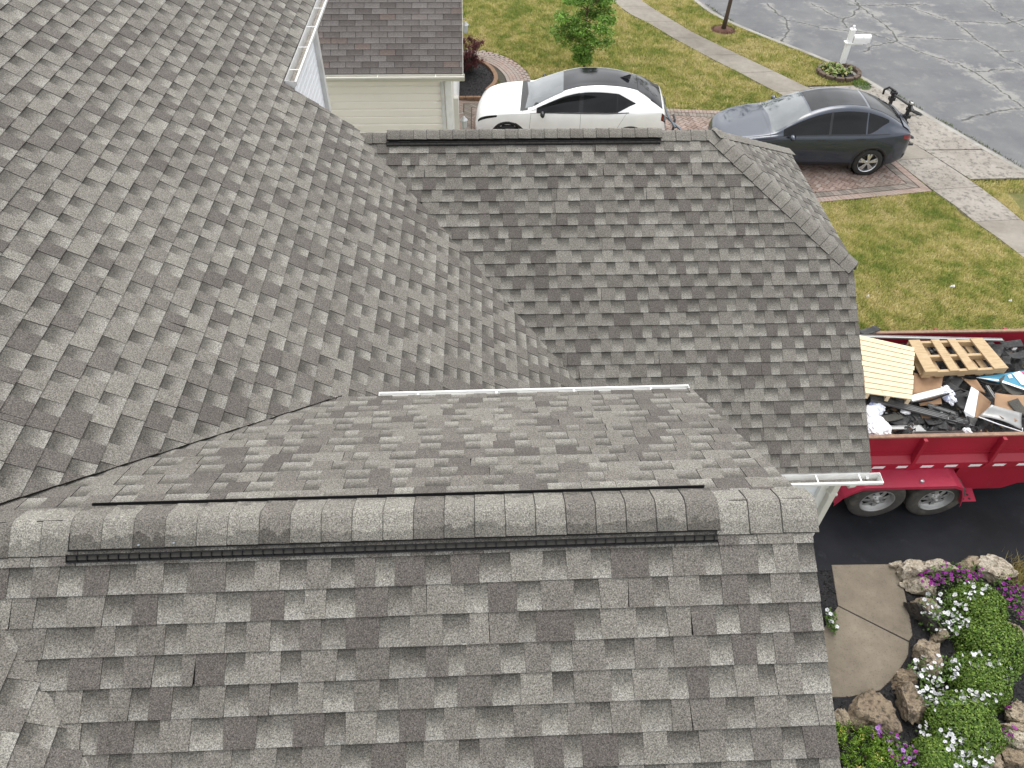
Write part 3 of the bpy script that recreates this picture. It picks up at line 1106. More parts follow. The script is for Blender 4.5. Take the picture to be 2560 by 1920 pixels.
ll, lr = arc_len(walk_l), arc_len(walk_r)
NS = 21
bs, bf = [], []
for i in range(NS + 1):
    a, b = arc_at(walk_l, ll * i / NS), arc_at(walk_r, lr * i / NS)
    for p in (a, b): bs.append((p.x, p.y, hgt(p.x, p.y) - .012))
for i in range(NS): bf.append((2 * i, 2 * i + 1, 2 * i + 3, 2 * i + 2))
sidewalk = mesh_obj('sidewalk', bs, bf, M['deck'])
tag(sidewalk, 'concrete sidewalk of square slabs curving beside the street', kind='structure')
for i in range(NS):
    f0, f1 = i / NS, (i + 1) / NS
    L = [arc_at(walk_l, ll * lerp(f0, f1, q)) for q in (0, .5, 1)]
    Rr = [arc_at(walk_r, lr * lerp(f0, f1, q)) for q in (1, .5, 0)]
    slab([(p.x, p.y) for p in L + Rr], sidewalk, M['apron'] if 11.5 <= i <= 13 else M['walk'])

# driveway apron between sidewalk and kerb
apron = mesh_obj('driveway_apron', [(9.7, 21.6, -.87), (12.3, 16.0, -.87), (13.9, 16.3, -.87), (11.7, 21.6, -.87)], [(0, 1, 2, 3)], M['deck'])
tag(apron, 'worn pale concrete driveway apron meeting the kerb', kind='structure')
APR = [[(9.68, 21.45), (10.78, 19.6), (12.42, 19.65), (11.72, 21.55)], [(10.79, 19.58), (11.62, 17.68), (13.25, 17.7), (12.45, 19.6)], [(11.64, 17.66), (12.18, 16.22), (13.8, 16.25), (13.25, 17.66)]]
for q in APR: slab(q, apron, M['apron'], top=0.018)

# own asphalt driveway
DRV = [(3.9, 4.98), (16, 4.9), (16, 8.35), (3.9, 8.35)]
o = MB().prism([(x, y, 0.012) for x, y in ccw(DRV)], (0, 0, -1), .06).build('driveway', M['drive'])
tag(o, 'freshly sealed black asphalt driveway under the trailer', kind='structure')
fix_normals(o)
# seal coat scratches
for pts, w in (([(6.35, 5.62), (6.42, 5.5), (6.52, 5.42), (6.62, 5.25), (6.68, 5.17)], .02), ([(7.02, 5.6), (7.08, 5.35), (7.2, 5.1), (7.3, 4.95)], .01)):
    pass

# front walk: two poured panels with a tooled joint
FW = empty('front_walk', (4.8, 4.2, 0))
tag(FW, 'tan concrete front walk with a dark diagonal joint beside the driveway', kind='structure')
slab([(4.613,5.066,0), (5.469,5.053,0), (5.463,4.817,0), (5.422,4.527,0), (5.339,4.195,0), (5.278,3.982,0), (4.502,4.481,0), (4.559,4.726,0)][::1] and
     [tuple(p[:2]) for p in ((4.613,5.066,0), (4.498,4.47,0), (5.241,3.957,0), (5.32,4.034,0), (5.406,4.358,0), (5.47,4.699,0), (5.491,5.052,0))], FW, M['frontwalk'], name='walk_panel', top=.02, gap=.005)
slab([tuple(p[:2]) for p in ((4.496,4.464,0), (4.072,4.019,0), (3.842,3.303,0), (4.227,3.291,0), (4.642,3.359,0), (4.909,3.535,0), (5.158,3.778,0), (5.238,3.949,0))], FW, M['frontwalk'], name='walk_panel', top=.018, gap=.005)


# ------------------------------------------------------------------ brick pavers of the neighbour's drive
def paver_mat(name, stops):
    m, t, b = new_mat(name)
    at = nd(t, 'ShaderNodeAttribute', attribute_name='sh')
    sep = nd(t, 'ShaderNodeSeparateColor')
    t.links.new(at.outputs['Color'], sep.inputs[0])
    p = coords(t, 'World')
    cc = ramp(t, sep.outputs[0], stops)
    cc = mix_c(t, maprange(t, noise_node(t, p, 1.1, 4, .6), .45, .65, 0, .5), cc, (0.20, 0.175, 0.14))
    cc = scale_c(t, cc, maprange(t, noise_node(t, p, 90, 4, .7), .3, .7, .64, 1.06))
    t.links.new(cc, b.inputs['Base Color'])
    b.inputs['Roughness'].default_value = .9
    return m


M['paver'] = paver_mat('brick_paver', [(0, (0.20, 0.135, 0.108)), (0.35, (0.28, 0.20, 0.165)), (0.6, (0.35, 0.26, 0.22)), (0.8, (0.32, 0.27, 0.235)), (1, (0.16, 0.14, 0.12))])
M['joint'] = simple('joint_sand', (0.06, 0.052, 0.038), 0.95, var=.4, scale=14, dark=(0.07, 0.085, 0.03, .7), space='World')
drive_n = MB()
dp = resample([Vector(p) for p in PAVE] + [Vector(PAVE[0])], 0.8)
# joint bed: triangle fan in strips
vs, fs = [], []
for i in range(-1, 12):
    for j in range(15, 20):
        q = clip_poly([(i, j), (i + 1, j), (i + 1, j + 1), (i, j + 1)], ccw(PAVE))
        if len(q) > 2:
            fs.append(tuple(range(len(vs), len(vs) + len(q))))
            vs += [(x_, y_, hgt(x_, y_) + .002) for x_, y_ in q]
paver_drive = mesh_obj('paver_driveway', vs, fs, M['joint'])
tag(paver_drive, 'reddish herringbone brick driveway with soldier course borders', kind='structure')
HULL = ccw(PAVE)


def inset_hull(h, d):
    out = []
    k = len(h)
    for i in range(k):
        a, b, c = Vector(h[i - 1]), Vector(h[i]), Vector(h[(i + 1) % k])
        n1 = Vector((-(b - a).y, (b - a).x)).normalized(); n2 = Vector((-(c - b).y, (c - b).x)).normalized()
        n = (n1 + n2); n /= n.length_squared / 2 if n.length_squared > 0 else 1
        out.append(tuple(b + n * d))
    return out


def convex_pieces(): return [[HULL[i] for i in range(len(HULL))]]


IN = inset_hull(HULL, 0.42)
px_rec = []


def add_paver(poly, tone, z=0.022, th=.03):
    if len(poly) < 3 or abs(area2(poly)) < 1.5e-3: return
    c = sum((Vector(p) for p in poly), Vector((0, 0))) / len(poly)
    q = [c + (Vector(p) - c) * .88 for p in poly]
    q2 = [c + (Vector(p) - c) * .94 for p in poly]
    k = len(q)
    dz = rng.uniform(-.002, .002)
    tp = [(p.x, p.y, hgt(p.x, p.y) + z + dz) for p in q]
    md = [(p.x, p.y, hgt(p.x, p.y) + z + dz - .005) for p in q2]
    bt = [(p.x, p.y, hgt(p.x, p.y) + z - th) for p in q2]
    fs = [tuple(range(k))]
    for L in (0, 1):
        fs += [(L * k + i, (L + 1) * k + i, (L + 1) * k + (i + 1) % k, L * k + (i + 1) % k) for i in range(k)]
    px_rec.append((tp + md + bt, fs, [(tone, 0, 0, 1)] * (3 * k), Vector((c.x, c.y, hgt(c.x, c.y)))))


wp = 0.104
ang = rad(4)
ca, sa = math.cos(ang), math.sin(ang)
for i in range(-10, 190):
    for j in range(-60, 150):
        q = (i - j) % 4
        if q == 0: rect = [(i, j), (i + 2, j), (i + 2, j + 1), (i, j + 1)]
        elif q == 3: rect = [(i, j), (i + 1, j), (i + 1, j + 2), (i, j + 2)]
        else: continue
        # 45 degree herringbone
        w = [((x - y) * wp * .7071 - 1 + 0, (x + y) * wp * .7071 + 8) for x, y in rect]
        w = [(x * ca - (y - 17) * sa + 5, 17 + x * sa + (y - 17) * ca) for x, y in w]
        if min(p[0] for p in w) > 11.2 or max(p[0] for p in w) < -1 or max(p[1] for p in w) < 15 or min(p[1] for p in w) > 20.2: continue
        w = clip_poly(ccw(w), IN)
        if w: add_paver(w, rng.choice((.1, .3, .4, .5, .6, .7)) + rng.uniform(-.05, .05))
# soldier rows along the border
for d0, d1, tones in ((0.0, 0.2, (.45, .6, .7)), (0.21, 0.41, (.95, 1, .85))):
    H0, H1 = inset_hull(HULL, d0), inset_hull(HULL, d1)
    for i in range(len(HULL)):
        a0, b0, a1, b1 = Vector(H0[i]), Vector(H0[(i + 1) % len(HULL)]), Vector(H1[i]), Vector(H1[(i + 1) % len(HULL)])
        n = max(1, int((b0 - a0).length / .105))
        for q in range(n):
            add_paver([tuple(a0.lerp(b0, q / n)), tuple(a0.lerp(b0, (q + 1) / n)), tuple(a1.lerp(b1, (q + 1) / n)), tuple(a1.lerp(b1, q / n))], rng.choice(tones))


def split_pieces(rec, parent, mat, name, limit):
    sc = []
    for i, rc in enumerate(rec):
        z = in_view(rc[3], 1.0)
        if z: sc.append((z, i))
    sc.sort()
    big = set(i for _, i in sc[:limit])
    vs, fs, at = [], [], []
    for i, (v, f, a, c) in enumerate(rec):
        if i in big: mesh_obj(name, v, f, mat, parent, attr=a)
        else:
            n = len(vs); vs += v; fs += [tuple(x + n for x in t) for t in f]; at += a
    if vs: tag(mesh_obj(name + 's', vs, fs, mat, parent, attr=at), kind='stuff')


# prefer the pavers that show between and beside the cars
vis = [r for r in px_rec if (r[3].y < 16.75 and r[3].x > 7.4) or (4.6 < r[3].x < 6.3 and r[3].y > 16.8)]
hid = [r for r in px_rec if r not in vis] if len(px_rec) < 10 else None
ids = set(id(r) for r in vis)
hid = [r for r in px_rec if id(r) not in ids]
split_pieces(vis, paver_drive, M['paver'], 'paver', 290)
vs, fs, at = [], [], []
for v, f, a, c in hid:
    n = len(vs); vs += v; fs += [tuple(x + n for x in t) for t in f]; at += a
tag(mesh_obj('far_pavers', vs, fs, M['paver'], paver_drive, attr=at), kind='stuff')

# curved brick path beside the neighbour's bed
path_c = [(-0.6, 22.75), (0.1, 22.65), (0.62, 22.2), (0.93, 21.6), (1.05, 20.9), (1.05, 20.2), (1.05, 19.7)]
path_c = smooth_line(path_c, 2)
pr = resample(path_c, .2)
PATHPOLY = [(p.x, p.y) for p in [Vector((-.6, 23.0)), Vector((.2, 22.95)), Vector((.9, 22.5)), Vector((1.3, 21.7)), Vector((1.4, 20.9)), Vector((1.4, 19.6)), Vector((.5, 19.6)), Vector((.5, 20.8)), Vector((.25, 21.7)), Vector((-.2, 22.2)), Vector((-.6, 22.3))]]
vs = [(x, y, hgt(x, y) + .0) for x, y in PATHPOLY]
path_o = mesh_obj('brick_path', vs, [tuple(range(len(vs)))], M['joint'])
tag(path_o, 'curved brick footpath beside the dark mulch bed', kind='structure')
px_rec = []
for i in range(len(pr) - 1):
    a, b = pr[i], pr[i + 1]
    d = (b - a).normalized(); n = Vector((-d.y, d.x))
    for q in range(7):
        o0, o1 = -.36 + q * .104, -.36 + (q + 1) * .104
        sh = d * (.1 if q % 2 else 0)
        add_paver(ccw([tuple(a + n * o0 + sh), tuple(b + n * o0 + sh), tuple(b + n * o1 + sh), tuple(a + n * o1 + sh)]), rng.choice((.5, .6, .7, .75, .8)), z=.02)
split_pieces(px_rec, path_o, M['paver'], 'paver', 120)

# ------------------------------------------------------------------ lawn grass
HARD = [[(p.x, p.y) for p in walk_l] + [(p.x, p.y) for p in reversed(walk_r)], PAVE, [(9.6, 21.55), (12.2, 16.15), (13.95, 16.2), (11.9, 21.7)], PATHPOLY, DRV,
        [(-0.7, 19.6), (0.45, 19.6), (0.5, 20.8), (0.2, 21.8), (-0.7, 22.4)]]


def grass(n, x0, x1, y0, y1, seed, hmul=1.0, test=True):
    g = np.random.default_rng(seed)
    x = g.uniform(x0, x1, n); y = g.uniform(y0, y1, n)
    if test:
        ok = x < kerb_x(y) - 0.10
        for h in HARD: ok &= ~in_poly(x, y, h)
        ok &= ~((x - 8.15) ** 2 / .42 ** 2 + (y - 25.82) ** 2 / .40 ** 2 < 1)
        ok &= ~((x - 10.98) ** 2 / .62 ** 2 + (y - 22.4) ** 2 / .58 ** 2 < 1)
        x, y = x[ok], y[ok]
    return x, y, g


def pnoise(x, y, s, seed):
    """cheap value noise"""
    g = np.random.default_rng(seed).random((256, 256))
    X, Y = x * s, y * s
    i, j = np.floor(X).astype(int), np.floor(Y).astype(int)
    u, v = X - i, Y - j
    u, v = u * u * (3 - 2 * u), v * v * (3 - 2 * v)
    G = lambda a, b: g[a % 256, b % 256]
    return (G(i, j) * (1 - u) + G(i + 1, j) * u) * (1 - v) + (G(i, j + 1) * (1 - u) + G(i + 1, j + 1) * u) * v


def blades_mesh(name, x, y, g, hl=0.055, wd=0.006, mat=None, z=None, pal=None):
    n = len(x)
    zz = hgt_np(x, y) - .02 if z is None else z
    a = g.uniform(0, 2 * np.pi, n)
    h = hl * g.uniform(.5, 1.25, n) * (.65 + .8 * pnoise(x, y, 4.0, 6))
    lean = g.uniform(.15, .95, n) * h
    la = g.uniform(0, 2 * np.pi, n)
    w = wd * g.uniform(.7, 1.3, n)
    p0 = np.stack([x - np.cos(a) * w, y - np.sin(a) * w, zz], -1)
    p1 = np.stack([x + np.cos(a) * w, y + np.sin(a) * w, zz], -1)
    p2 = np.stack([x + np.cos(la) * lean, y + np.sin(la) * lean, zz + h], -1)
    v = np.stack([p0, p1, p2], 1).reshape(-1, 3)
    f = pnoise(x, y, .55, 1) * .26 + pnoise(x, y, 1.7, 2) * .26 + pnoise(x, y, 5.0, 3) * .34 + pnoise(x, y, 13.0, 4) * .2 + g.uniform(0, 1, n) * .22
    f = np.clip((f - .29) / .56, 0, 1)
    stops = pal or [(0, (.20, .295, .06)), (.3, (.33, .385, .095)), (.6, (.51, .485, .165)), (1, (.72, .63, .32))]
    ps = [s[0] for s in stops]
    c = np.stack([np.interp(f, ps, [s[1][k] for s in stops]) for k in range(3)], -1) * g.uniform(.75, 1.3, (n, 1))
    c4 = np.concatenate([c, np.ones((n, 1))], 1)
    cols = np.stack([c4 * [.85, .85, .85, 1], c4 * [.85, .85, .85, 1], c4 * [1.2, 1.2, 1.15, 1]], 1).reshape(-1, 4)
    me = bpy.data.meshes.new(name)
    me.vertices.add(3 * n); me.vertices.foreach_set('co', v.astype(np.float32).ravel())
    me.loops.add(3 * n); me.loops.foreach_set('vertex_index', np.arange(3 * n, dtype=np.int32))
    me.polygons.add(n); me.polygons.foreach_set('loop_start', np.arange(0, 3 * n, 3, dtype=np.int32))
    at = me.attributes.new('sh', 'FLOAT_COLOR', 'POINT'); at.data.foreach_set('color', cols.astype(np.float32).ravel())
    me.update()
    me.materials.append(mat or M['blade'])
    o = bpy.data.objects.new(name, me)
    col.objects.link(o)
    return o


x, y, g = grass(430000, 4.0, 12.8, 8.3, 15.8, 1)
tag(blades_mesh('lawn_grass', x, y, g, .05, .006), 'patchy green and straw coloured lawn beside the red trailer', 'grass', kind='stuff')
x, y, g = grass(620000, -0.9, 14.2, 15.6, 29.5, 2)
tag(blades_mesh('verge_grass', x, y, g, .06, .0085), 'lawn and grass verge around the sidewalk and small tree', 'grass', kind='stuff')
# weeds along the gutter joint
wx, wy = [], []
gg = np.random.default_rng(5)
for p in resample(KERB[:-3], .05):
    if pnoise(np.array([p.y]), np.array([0.3]), 1.1, 9)[0] > .45 and 15 < p.y < 29:
        k = gg.integers(1, 6)
        wx += list(p.x + .39 + gg.normal(0, .025, k)); wy += list(p.y + gg.normal(0, .03, k))
wx, wy = np.array(wx), np.array(wy)
tag(blades_mesh('gutter_weeds', wx, wy, gg, .07, .012, z=hgt_np(wx, wy) - .13, pal=[(0, (.05, .09, .015)), (1, (.14, .17, .04))]), 'thin weeds growing in the joint along the street gutter', 'weeds', kind='stuff')
# stray scraps of paper on the lawn
for pz, s_, lab in (((9.4,11.493,-0.457), .05, 'largest pale paper scrap lying on the lawn near the trailer'), ((10.272,10.934,-0.384), .035, 'pale paper scrap on the lawn nearest the right edge'), ((7.514,11.166,-0.4), .03, 'tiny white scrap on the lawn close to the garage roof edge')):
    mb = MB().add([(pz[0] - s_, pz[1], pz[2] + .03), (pz[0] + s_ * .6, pz[1] - s_ * .6, pz[2] + .04), (pz[0] + s_, pz[1] + s_ * .5, pz[2] + .06), (pz[0] - s_ * .2, pz[1] + s_ * .8, pz[2] + .035), (pz[0], pz[1], pz[2] + .08)], [(0, 1, 4), (1, 2, 4), (2, 3, 4), (3, 0, 4)])
    tag(mb.build('paper_scrap', M['white_paint'], solid=.002), lab, 'paper scrap', 'paper scraps on the lawn')

# ------------------------------------------------------------------ the neighbour's house
NB = empty('neighbour_house', (-4, 18.5, -0.3), 0, "neighbour's cream house with brownish three tab shingle roof", 'house')
NYE, NZE, NM = 15.68, 2.15, 0.6
NYWL = 15.98
nroof = MB()
nroof.prism([(-9, NYE, NZE - .01), (-0.44, NYE, NZE - .01), (-0.44, NYE + 3.3, NZE + 3.3 * NM - .01), (-9, NYE + 3.3, NZE + 3.3 * NM - .01)], (0, 0, -1), .03)
nr = nroof.build('roof_slope', M['deck'], NB)
MB().prism([(-9, NYE + 6.6, NZE), (-0.44, NYE + 6.6, NZE), (-0.44, NYE + 3.3, NZE + 3.3 * NM), (-9, NYE + 3.3, NZE + 3.3 * NM)], (0, 0, -1), .03).build('roof_slope', M['tab'], NB)
nn = Vector((0, -NM, 1)).normalized()
nv = Vector((0, 1, NM)).normalized()
r = random.Random(14)
recs = []
TW, TE = 0.343, 0.1455
for k in range(26):
    off = (0.5 * TW if k % 2 else 0) + r.uniform(-.012, .012)
    u = -8.9 + off - TW
    while u < -0.44:
        a, b = max(u + .006, -9.0), min(u + TW - .006, -0.435)
        if b - a > .02:
            t0 = r.choice((.2, .35, .45, .5, .55, .6, .65, .7, .75, 1.0)) + r.uniform(-.06, .06)
            vs, at = [], []
            for (uu, vv, hh, g_) in ((a, 0, .009, 0), (b, 0, .009, 0), (b, TE + .006, .003, 1), (a, TE + .006, .003, 1), (a, 0, .009, 0), (b, 0, .009, 0), (b, TE + .006, .003, 1), (a, TE + .006, .003, 1), (a, -.008, -.004, 0), (b, -.008, -.004, 0), (b, TE, -.004, 1), (a, TE, -.004, 1)):
                vs.append(Vector((uu, NYE, NZE)) + nv * (k * TE + vv) + nn * hh); at.append((min(1, max(0, t0)), g_, .25, 1 if len(at) < 4 else 0))
            recs.append((vs, [(0, 1, 2, 3), (4, 8, 9, 5), (5, 9, 10, 6), (7, 11, 8, 4)], at, Vector(((a + b) / 2, NYE, NZE)) + nv * (k * TE)))
        u += TW
split_pieces(recs, nr, M['tab'], 'shingle', 200)
nw = MB().box(((-9 - 0.72) / 2, (NYWL + 21.9) / 2, 0.7), (9 - .72, 21.9 - NYWL, 2.75)).build('wall', M['cream_siding'], NB)
siding(-6.5, -0.86, -0.5, 1.98, NYWL, nw, M['cream_siding'], 0.176, 'x', proud=.04)
MB().box((-0.775, NYWL - .005, .72), (0.15, 0.075, 2.62)).build('corner_board', M['white_paint'], NB, bevel=.006)
MB().box((-0.62, NYWL + .12, .45), (0.1, 0.2, 2.0)).build('door_frame', M['cream_trim'], NB)
MB().beam((-0.905, NYWL - .06, 1.98), (-0.905, NYWL - .06, -.35), 0.075, 0.07, (0, 1, 0)).build('downspout', M['grey_metal'], NB, bevel=.006)
gutter((-6.5, NYE - .006, NZE - .02), (-0.40, NYE - .006, NZE - .02), (0, -1, 0), M['cream_trim'], NB, 1.1)
MB().beam((-6.5, NYE + .02, NZE - .09), (-.45, NYE + .02, NZE - .09), .02, .14).build('fascia', M['cream_trim'], NB)
MB().box((-3.5, (NYE + NYWL) / 2, NZE - .165), (6.0, NYWL - NYE, .012)).build('soffit', M['cream_trim'], NB)
MB().prism([(-.74, NYWL, 2.0), (-.74, 21.9, 2.0), (-.74, NYE + 3.3, NZE + 3.2 * NM)], (-1, 0, 0), .05).build('gable_wall', M['cream_siding'], NB)
MB().box((-0.70, 18.9, .75), (0.05, 4.6, 2.15)).build('garage_door', M['white_paint'], NB)
MB().beam((-.44, NYE, NZE - .08), (-.44, NYE + 3.3, NZE + 3.3 * NM - .08), .025, .13, (0, -NM, 1)).build('rake_board', M['cream_trim'], NB)
M['lamp_metal'] = simple('brushed_lamp_metal', (.55, .56, .56), .35, .8)
M['lamp_glass'] = simple('lamp_glass', (.55, .58, .57), .1, 0, var=.05)
for (lx, ly, lz), lab in (((-.47, 16.25, .62), "small silver wall lantern at the near corner of the neighbour's garage"), ((-.47, 21.45, .78), "silver wall lantern above the red maple on the neighbour's garage")):
    ln = empty('wall_lantern', (lx - .12, ly, lz - .1), 0, lab, 'lantern', "lanterns on the neighbour's garage")
    MB().box((lx - .19, ly, lz + .12), (.03, .11, .26)).build('back_plate', M['lamp_metal'], ln)
    MB().tube([(lx - .17, ly, lz + .2), (lx - .1, ly, lz + .36), (lx, ly, lz + .37), (lx, ly, lz + .3)], .01, 6).build('arm', M['lamp_metal'], ln)
    MB().lathe([(.0, .30), (.03, .28), (.05, .25), (.09, .21), (.095, .2)], (lx, ly, lz), 'z', 8).build('cap', M['lamp_metal'], ln)
    MB().lathe([(.075, .2), (.062, .02), (.055, 0), (0, -.01)], (lx, ly, lz), 'z', 8).build('glass', M['lamp_glass'], ln)


# ------------------------------------------------------------------ cars
def herm(xs, ys):
    xs, ys = np.array(xs, float), np.array(ys, float)
    o = np.argsort(xs); xs, ys = xs[o], ys[o]
    d = np.diff(ys) / np.diff(xs)
    m = np.zeros(len(xs))
    m[0], m[-1] = d[0], d[-1]
    for i in range(1, len(xs) - 1):
        m[i] = 0 if d[i - 1] * d[i] <= 0 else 2 * d[i - 1] * d[i] / (d[i - 1] + d[i])

    def f(x):
        x = min(max(x, xs[0]), xs[-1])
        i = min(max(int(np.searchsorted(xs, x)) - 1, 0), len(xs) - 2)
        h = xs[i + 1] - xs[i]; t = (x - xs[i]) / h
        return float((2 * t**3 - 3 * t**2 + 1) * ys[i] + (t**3 - 2 * t**2 + t) * h * m[i] + (-2 * t**3 + 3 * t**2) * ys[i + 1] + (t**3 - t**2) * h * m[i + 1])
    return f


class CarBody:
    """smooth body surface: x along the car (front positive), t runs 0..9 from the underside centre over the side to the roof centre"""
    def __init__(self, top, width, belt, roofw, under, crown=.035):
        self.top, self.w, self.b, self.rw, self.un, self.cr = herm(*zip(*top)), herm(*zip(*width)), herm(*zip(*belt)), herm(*zip(*roofw)), herm(*zip(*under)), crown
        self.x0, self.x1 = min(p[0] for p in top), max(p[0] for p in top)
        self.cache = {}

    def ctrl(self, x):
        x = round(x, 4)
        if x in self.cache: return self.cache[x]
        zt, w, zb, rw_, zu = self.top(x), self.w(x), self.b(x), self.rw(x), self.un(x)
        zb = min(zb, zt - .012)
        hz = zb - zu
        zre = zt - min(self.cr * 1.6, (zt - zb) * .45)
        wb = w * .955
        rw_ = min(rw_, wb - .01)
        k = [(0, zu), (w * .75, zu), (w * .965, zu + .10 * hz), (w * .995, zu + .42 * hz), (w, zu + .74 * hz), (wb, zb),
             (lerp(wb, rw_, .52), lerp(zb, zre, .52)), (rw_, zre), (rw_ * .55, zt - self.cr * .33), (0, zt)]
        self.cache[x] = k
        return k

    def S(self, x, t, side=1):
        k = self.ctrl(x)
        i = min(int(t), 8); u = t - i
        P = [k[max(i - 1, 0)] if i > 0 else (-k[1][0], k[1][1]), k[i], k[i + 1], k[i + 2] if i + 2 < 10 else (-k[8][0], k[8][1])]
        q = []
        for c in (0, 1):
            a, b, d, e = (p[c] for p in P)
            tb, td = (d - a) * .5, (e - b) * .5
            if i in (4,): td *= .55
            if i in (5,): tb *= .55
            q.append((2 * u**3 - 3 * u**2 + 1) * b + (u**3 - 2 * u**2 + u) * tb + (-2 * u**3 + 3 * u**2) * d + (u**3 - u**2) * td)
        return Vector((x, side * q[0], q[1]))

    def nrm(self, x, t, side=1):
        a = self.S(min(x + .02, self.x1), t, side) - self.S(max(x - .02, self.x0), t, side)
        b = self.S(x, min(t + .05, 9), side) - self.S(x, max(t - .05, 0), side)
        n = a.cross(b)
        if n.length < 1e-9: return Vector((0, 0, 1))
        n.normalize()
        c = Vector((0, 0, .6))
        p = self.S(x, t, side)
        if n.dot(Vector((0, p.y, p.z - .6))) < 0: n = -n
        return n

    def body(self, holes, parent, mat, name='body'):
        xs = sorted(set([round(v, 3) for v in np.concatenate([np.linspace(self.x0, self.x0 + .25, 9), np.linspace(self.x0 + .25, self.x1 - .25, 96), np.linspace(self.x1 - .25, self.x1, 9)])]))
        ts = np.concatenate([np.linspace(0, 9, 55)])
        mb = MB()
        for side in (1, -1):
            vs, fs = [], []
            for x in xs:
                for t in ts: vs.append(self.S(x, t, side))
            m = len(ts)
            for i in range(len(xs) - 1):
                for j in range(m - 1):
                    c = (vs[i * m + j] + vs[(i + 1) * m + j + 1]) / 2
                    if abs(c.y) > .5 and any((c.x - hx) ** 2 + (c.z - hz) ** 2 < hr ** 2 for hx, hz, hr in holes): continue
                    f = (i * m + j, i * m + j + 1, (i + 1) * m + j + 1, (i + 1) * m + j)
                    fs.append(f if side > 0 else f[::-1])
            for e in (0, len(xs) - 1): fs.append(tuple(e * m + j for j in range(m)))
            mb.add(vs, fs)
        o = mb.build(name, mat, parent, wc=False, smooth=True)
        bm = bmesh.new(); bm.from_mesh(o.data)
        bmesh.ops.remove_doubles(bm, verts=bm.verts, dist=.0006)
        bmesh.ops.recalc_face_normals(bm, faces=bm.faces)
        bm.to_mesh(o.data); bm.free()
        return o

    def patch(self, xf, tf, parent, mat, name, na=24, nb=10, off=.004, sides=(1,), both=False):
        """a in 0..1 along x, b in 0..1 along t; xf(a,b), tf(a,b)"""
        outs = []
        if both:
            grid = []
            for i in range(na + 1):
                row = []
                for s, rngb in ((1, range(nb + 1)), (-1, range(nb - 1, -1, -1))):
                    for j in rngb:
                        x, t = xf(i / na, j / nb), tf(i / na, j / nb)
                        row.append(self.S(x, t, s) + self.nrm(x, t, s) * off)
                grid.append(row)
            grids = [grid]
        else:
            grids = []
            for s in sides:
                grids.append([[self.S(xf(i / na, j / nb), tf(i / na, j / nb), s) + self.nrm(xf(i / na, j / nb), tf(i / na, j / nb), s) * off for j in range(nb + 1)] for i in range(na + 1)])
        for grid in grids:
            m = len(grid[0])
            vs = [p for row in grid for p in row]
            fs = [(i * m + j, i * m + j + 1, (i + 1) * m + j + 1, (i + 1) * m + j) for i in range(len(grid) - 1) for j in range(m - 1)]
            o = mesh_obj(name, vs, fs, mat, parent, wc=False, smooth=True)
            fix_normals(o)
            outs.append(o)
        return outs


def paint(name, c, metal=0.0, rough=.28, flake=0):
    m, t, b = new_mat(name)
    v = coords(t, 'Object')
    f = maprange(t, noise_node(t, v, 3, 3), .3, .7, .96, 1.04)
    t.links.new(scale_c(t, c, f), b.inputs['Base Color'])
    b.inputs['Metallic'].default_value = metal
    b.inputs['Roughness'].default_value = rough
    b.inputs['Coat Weight'].default_value = 1.0
    b.inputs['Coat Roughness'].default_value = .03
    return m


M['car_white'] = paint('white_car_paint', (.80, .80, .79))
M['car_blue'] = paint('blue_grey_car_paint', (.016, .025, .045), .3, .35)
M['car_glass'] = simple('car_glass', (.006, .007, .008), .05, 0, var=.1, spec=.28)
M['windscreen'] = simple('windscreen', (.10, .115, .12), .04, 0, var=.2, scale=2, coat=1.0)
M['gloss_black'] = simple('gloss_black', (.010, .011, .013), .12, 0, var=.05, spec=.4)
M['trim'] = simple('black_trim', (.018, .018, .02), .5, var=.1)
M['tyre'] = simple('tyre_rubber', (.022, .022, .022), .8, var=.25, scale=20, bump_s=.2)
M['rim'] = simple('silver_rim', (.62, .63, .65), .28, .85, var=.05)
M['rim_dark'] = simple('dark_rim', (.05, .05, .055), .35, .6, var=.1)
M['lamp_red'] = simple('red_lamp', (.22, .012, .012), .12, coat=1)
M['lamp_clear'] = simple('clear_lamp', (.30, .32, .34), .08, .3, coat=1)


def wheel(parent, x, y, z, R, W, side, style=0):
    """tyre with rim and spokes; side=+1 outer face towards +y"""
    w = MB().lathe([(R * .66, -W / 2), (R * .90, -W / 2), (R * .97, -W * .44), (R, -W * .33), (R, W * .33), (R * .97, W * .44), (R * .90, W / 2), (R * .66, W / 2 - .012)], (x, y, z), 'y', 40).build('wheel', M['tyre'], parent, wc=False, smooth=True)
    fix_normals(w)
    f = side
    rimb = MB()
    rimb.lathe([(R * .67, f * (W / 2 - .005)), (R * .64, f * (W / 2 - .012)), (R * .62, f * (W / 2 - .05)), (R * .6, f * (-W / 2 + .02))], (x, y, z), 'y', 40)
    rb = rimb.build('rim', M['rim'], w, wc=False, smooth=True); fix_normals(rb)
    MB().lathe([(0, f * (W / 2 - .075)), (R * .61, f * (W / 2 - .085)), (R * .61, f * (W / 2 - .1))], (x, y, z), 'y', 32).build('brake_disc', M['rim_dark'], w, wc=False)
    yo = y + f * (W / 2 - .022)
    n = 5
    for k in range(n):
        for da in ((-.17, .17) if style == 0 else (0,)):
            a = 2 * math.pi * k / n + .3
            p0 = Vector((x + .05 * math.cos(a), yo, z + .05 * math.sin(a)))
            p1 = Vector((x + R * .63 * math.cos(a + da), yo - f * .004, z + R * .63 * math.sin(a + da)))
            MB().beam(p0, p1, .05 if style == 0 else .07, .018, (0, 1, 0)).build('spoke', M['rim'], rb, wc=False, bevel=.004)
    MB().lathe([(0, f * .006), (.045, f * .004), (.06, -f * .012)], (x, yo, z), 'y', 16).build('hub_cap', M['rim'], rb, wc=False)
    return w


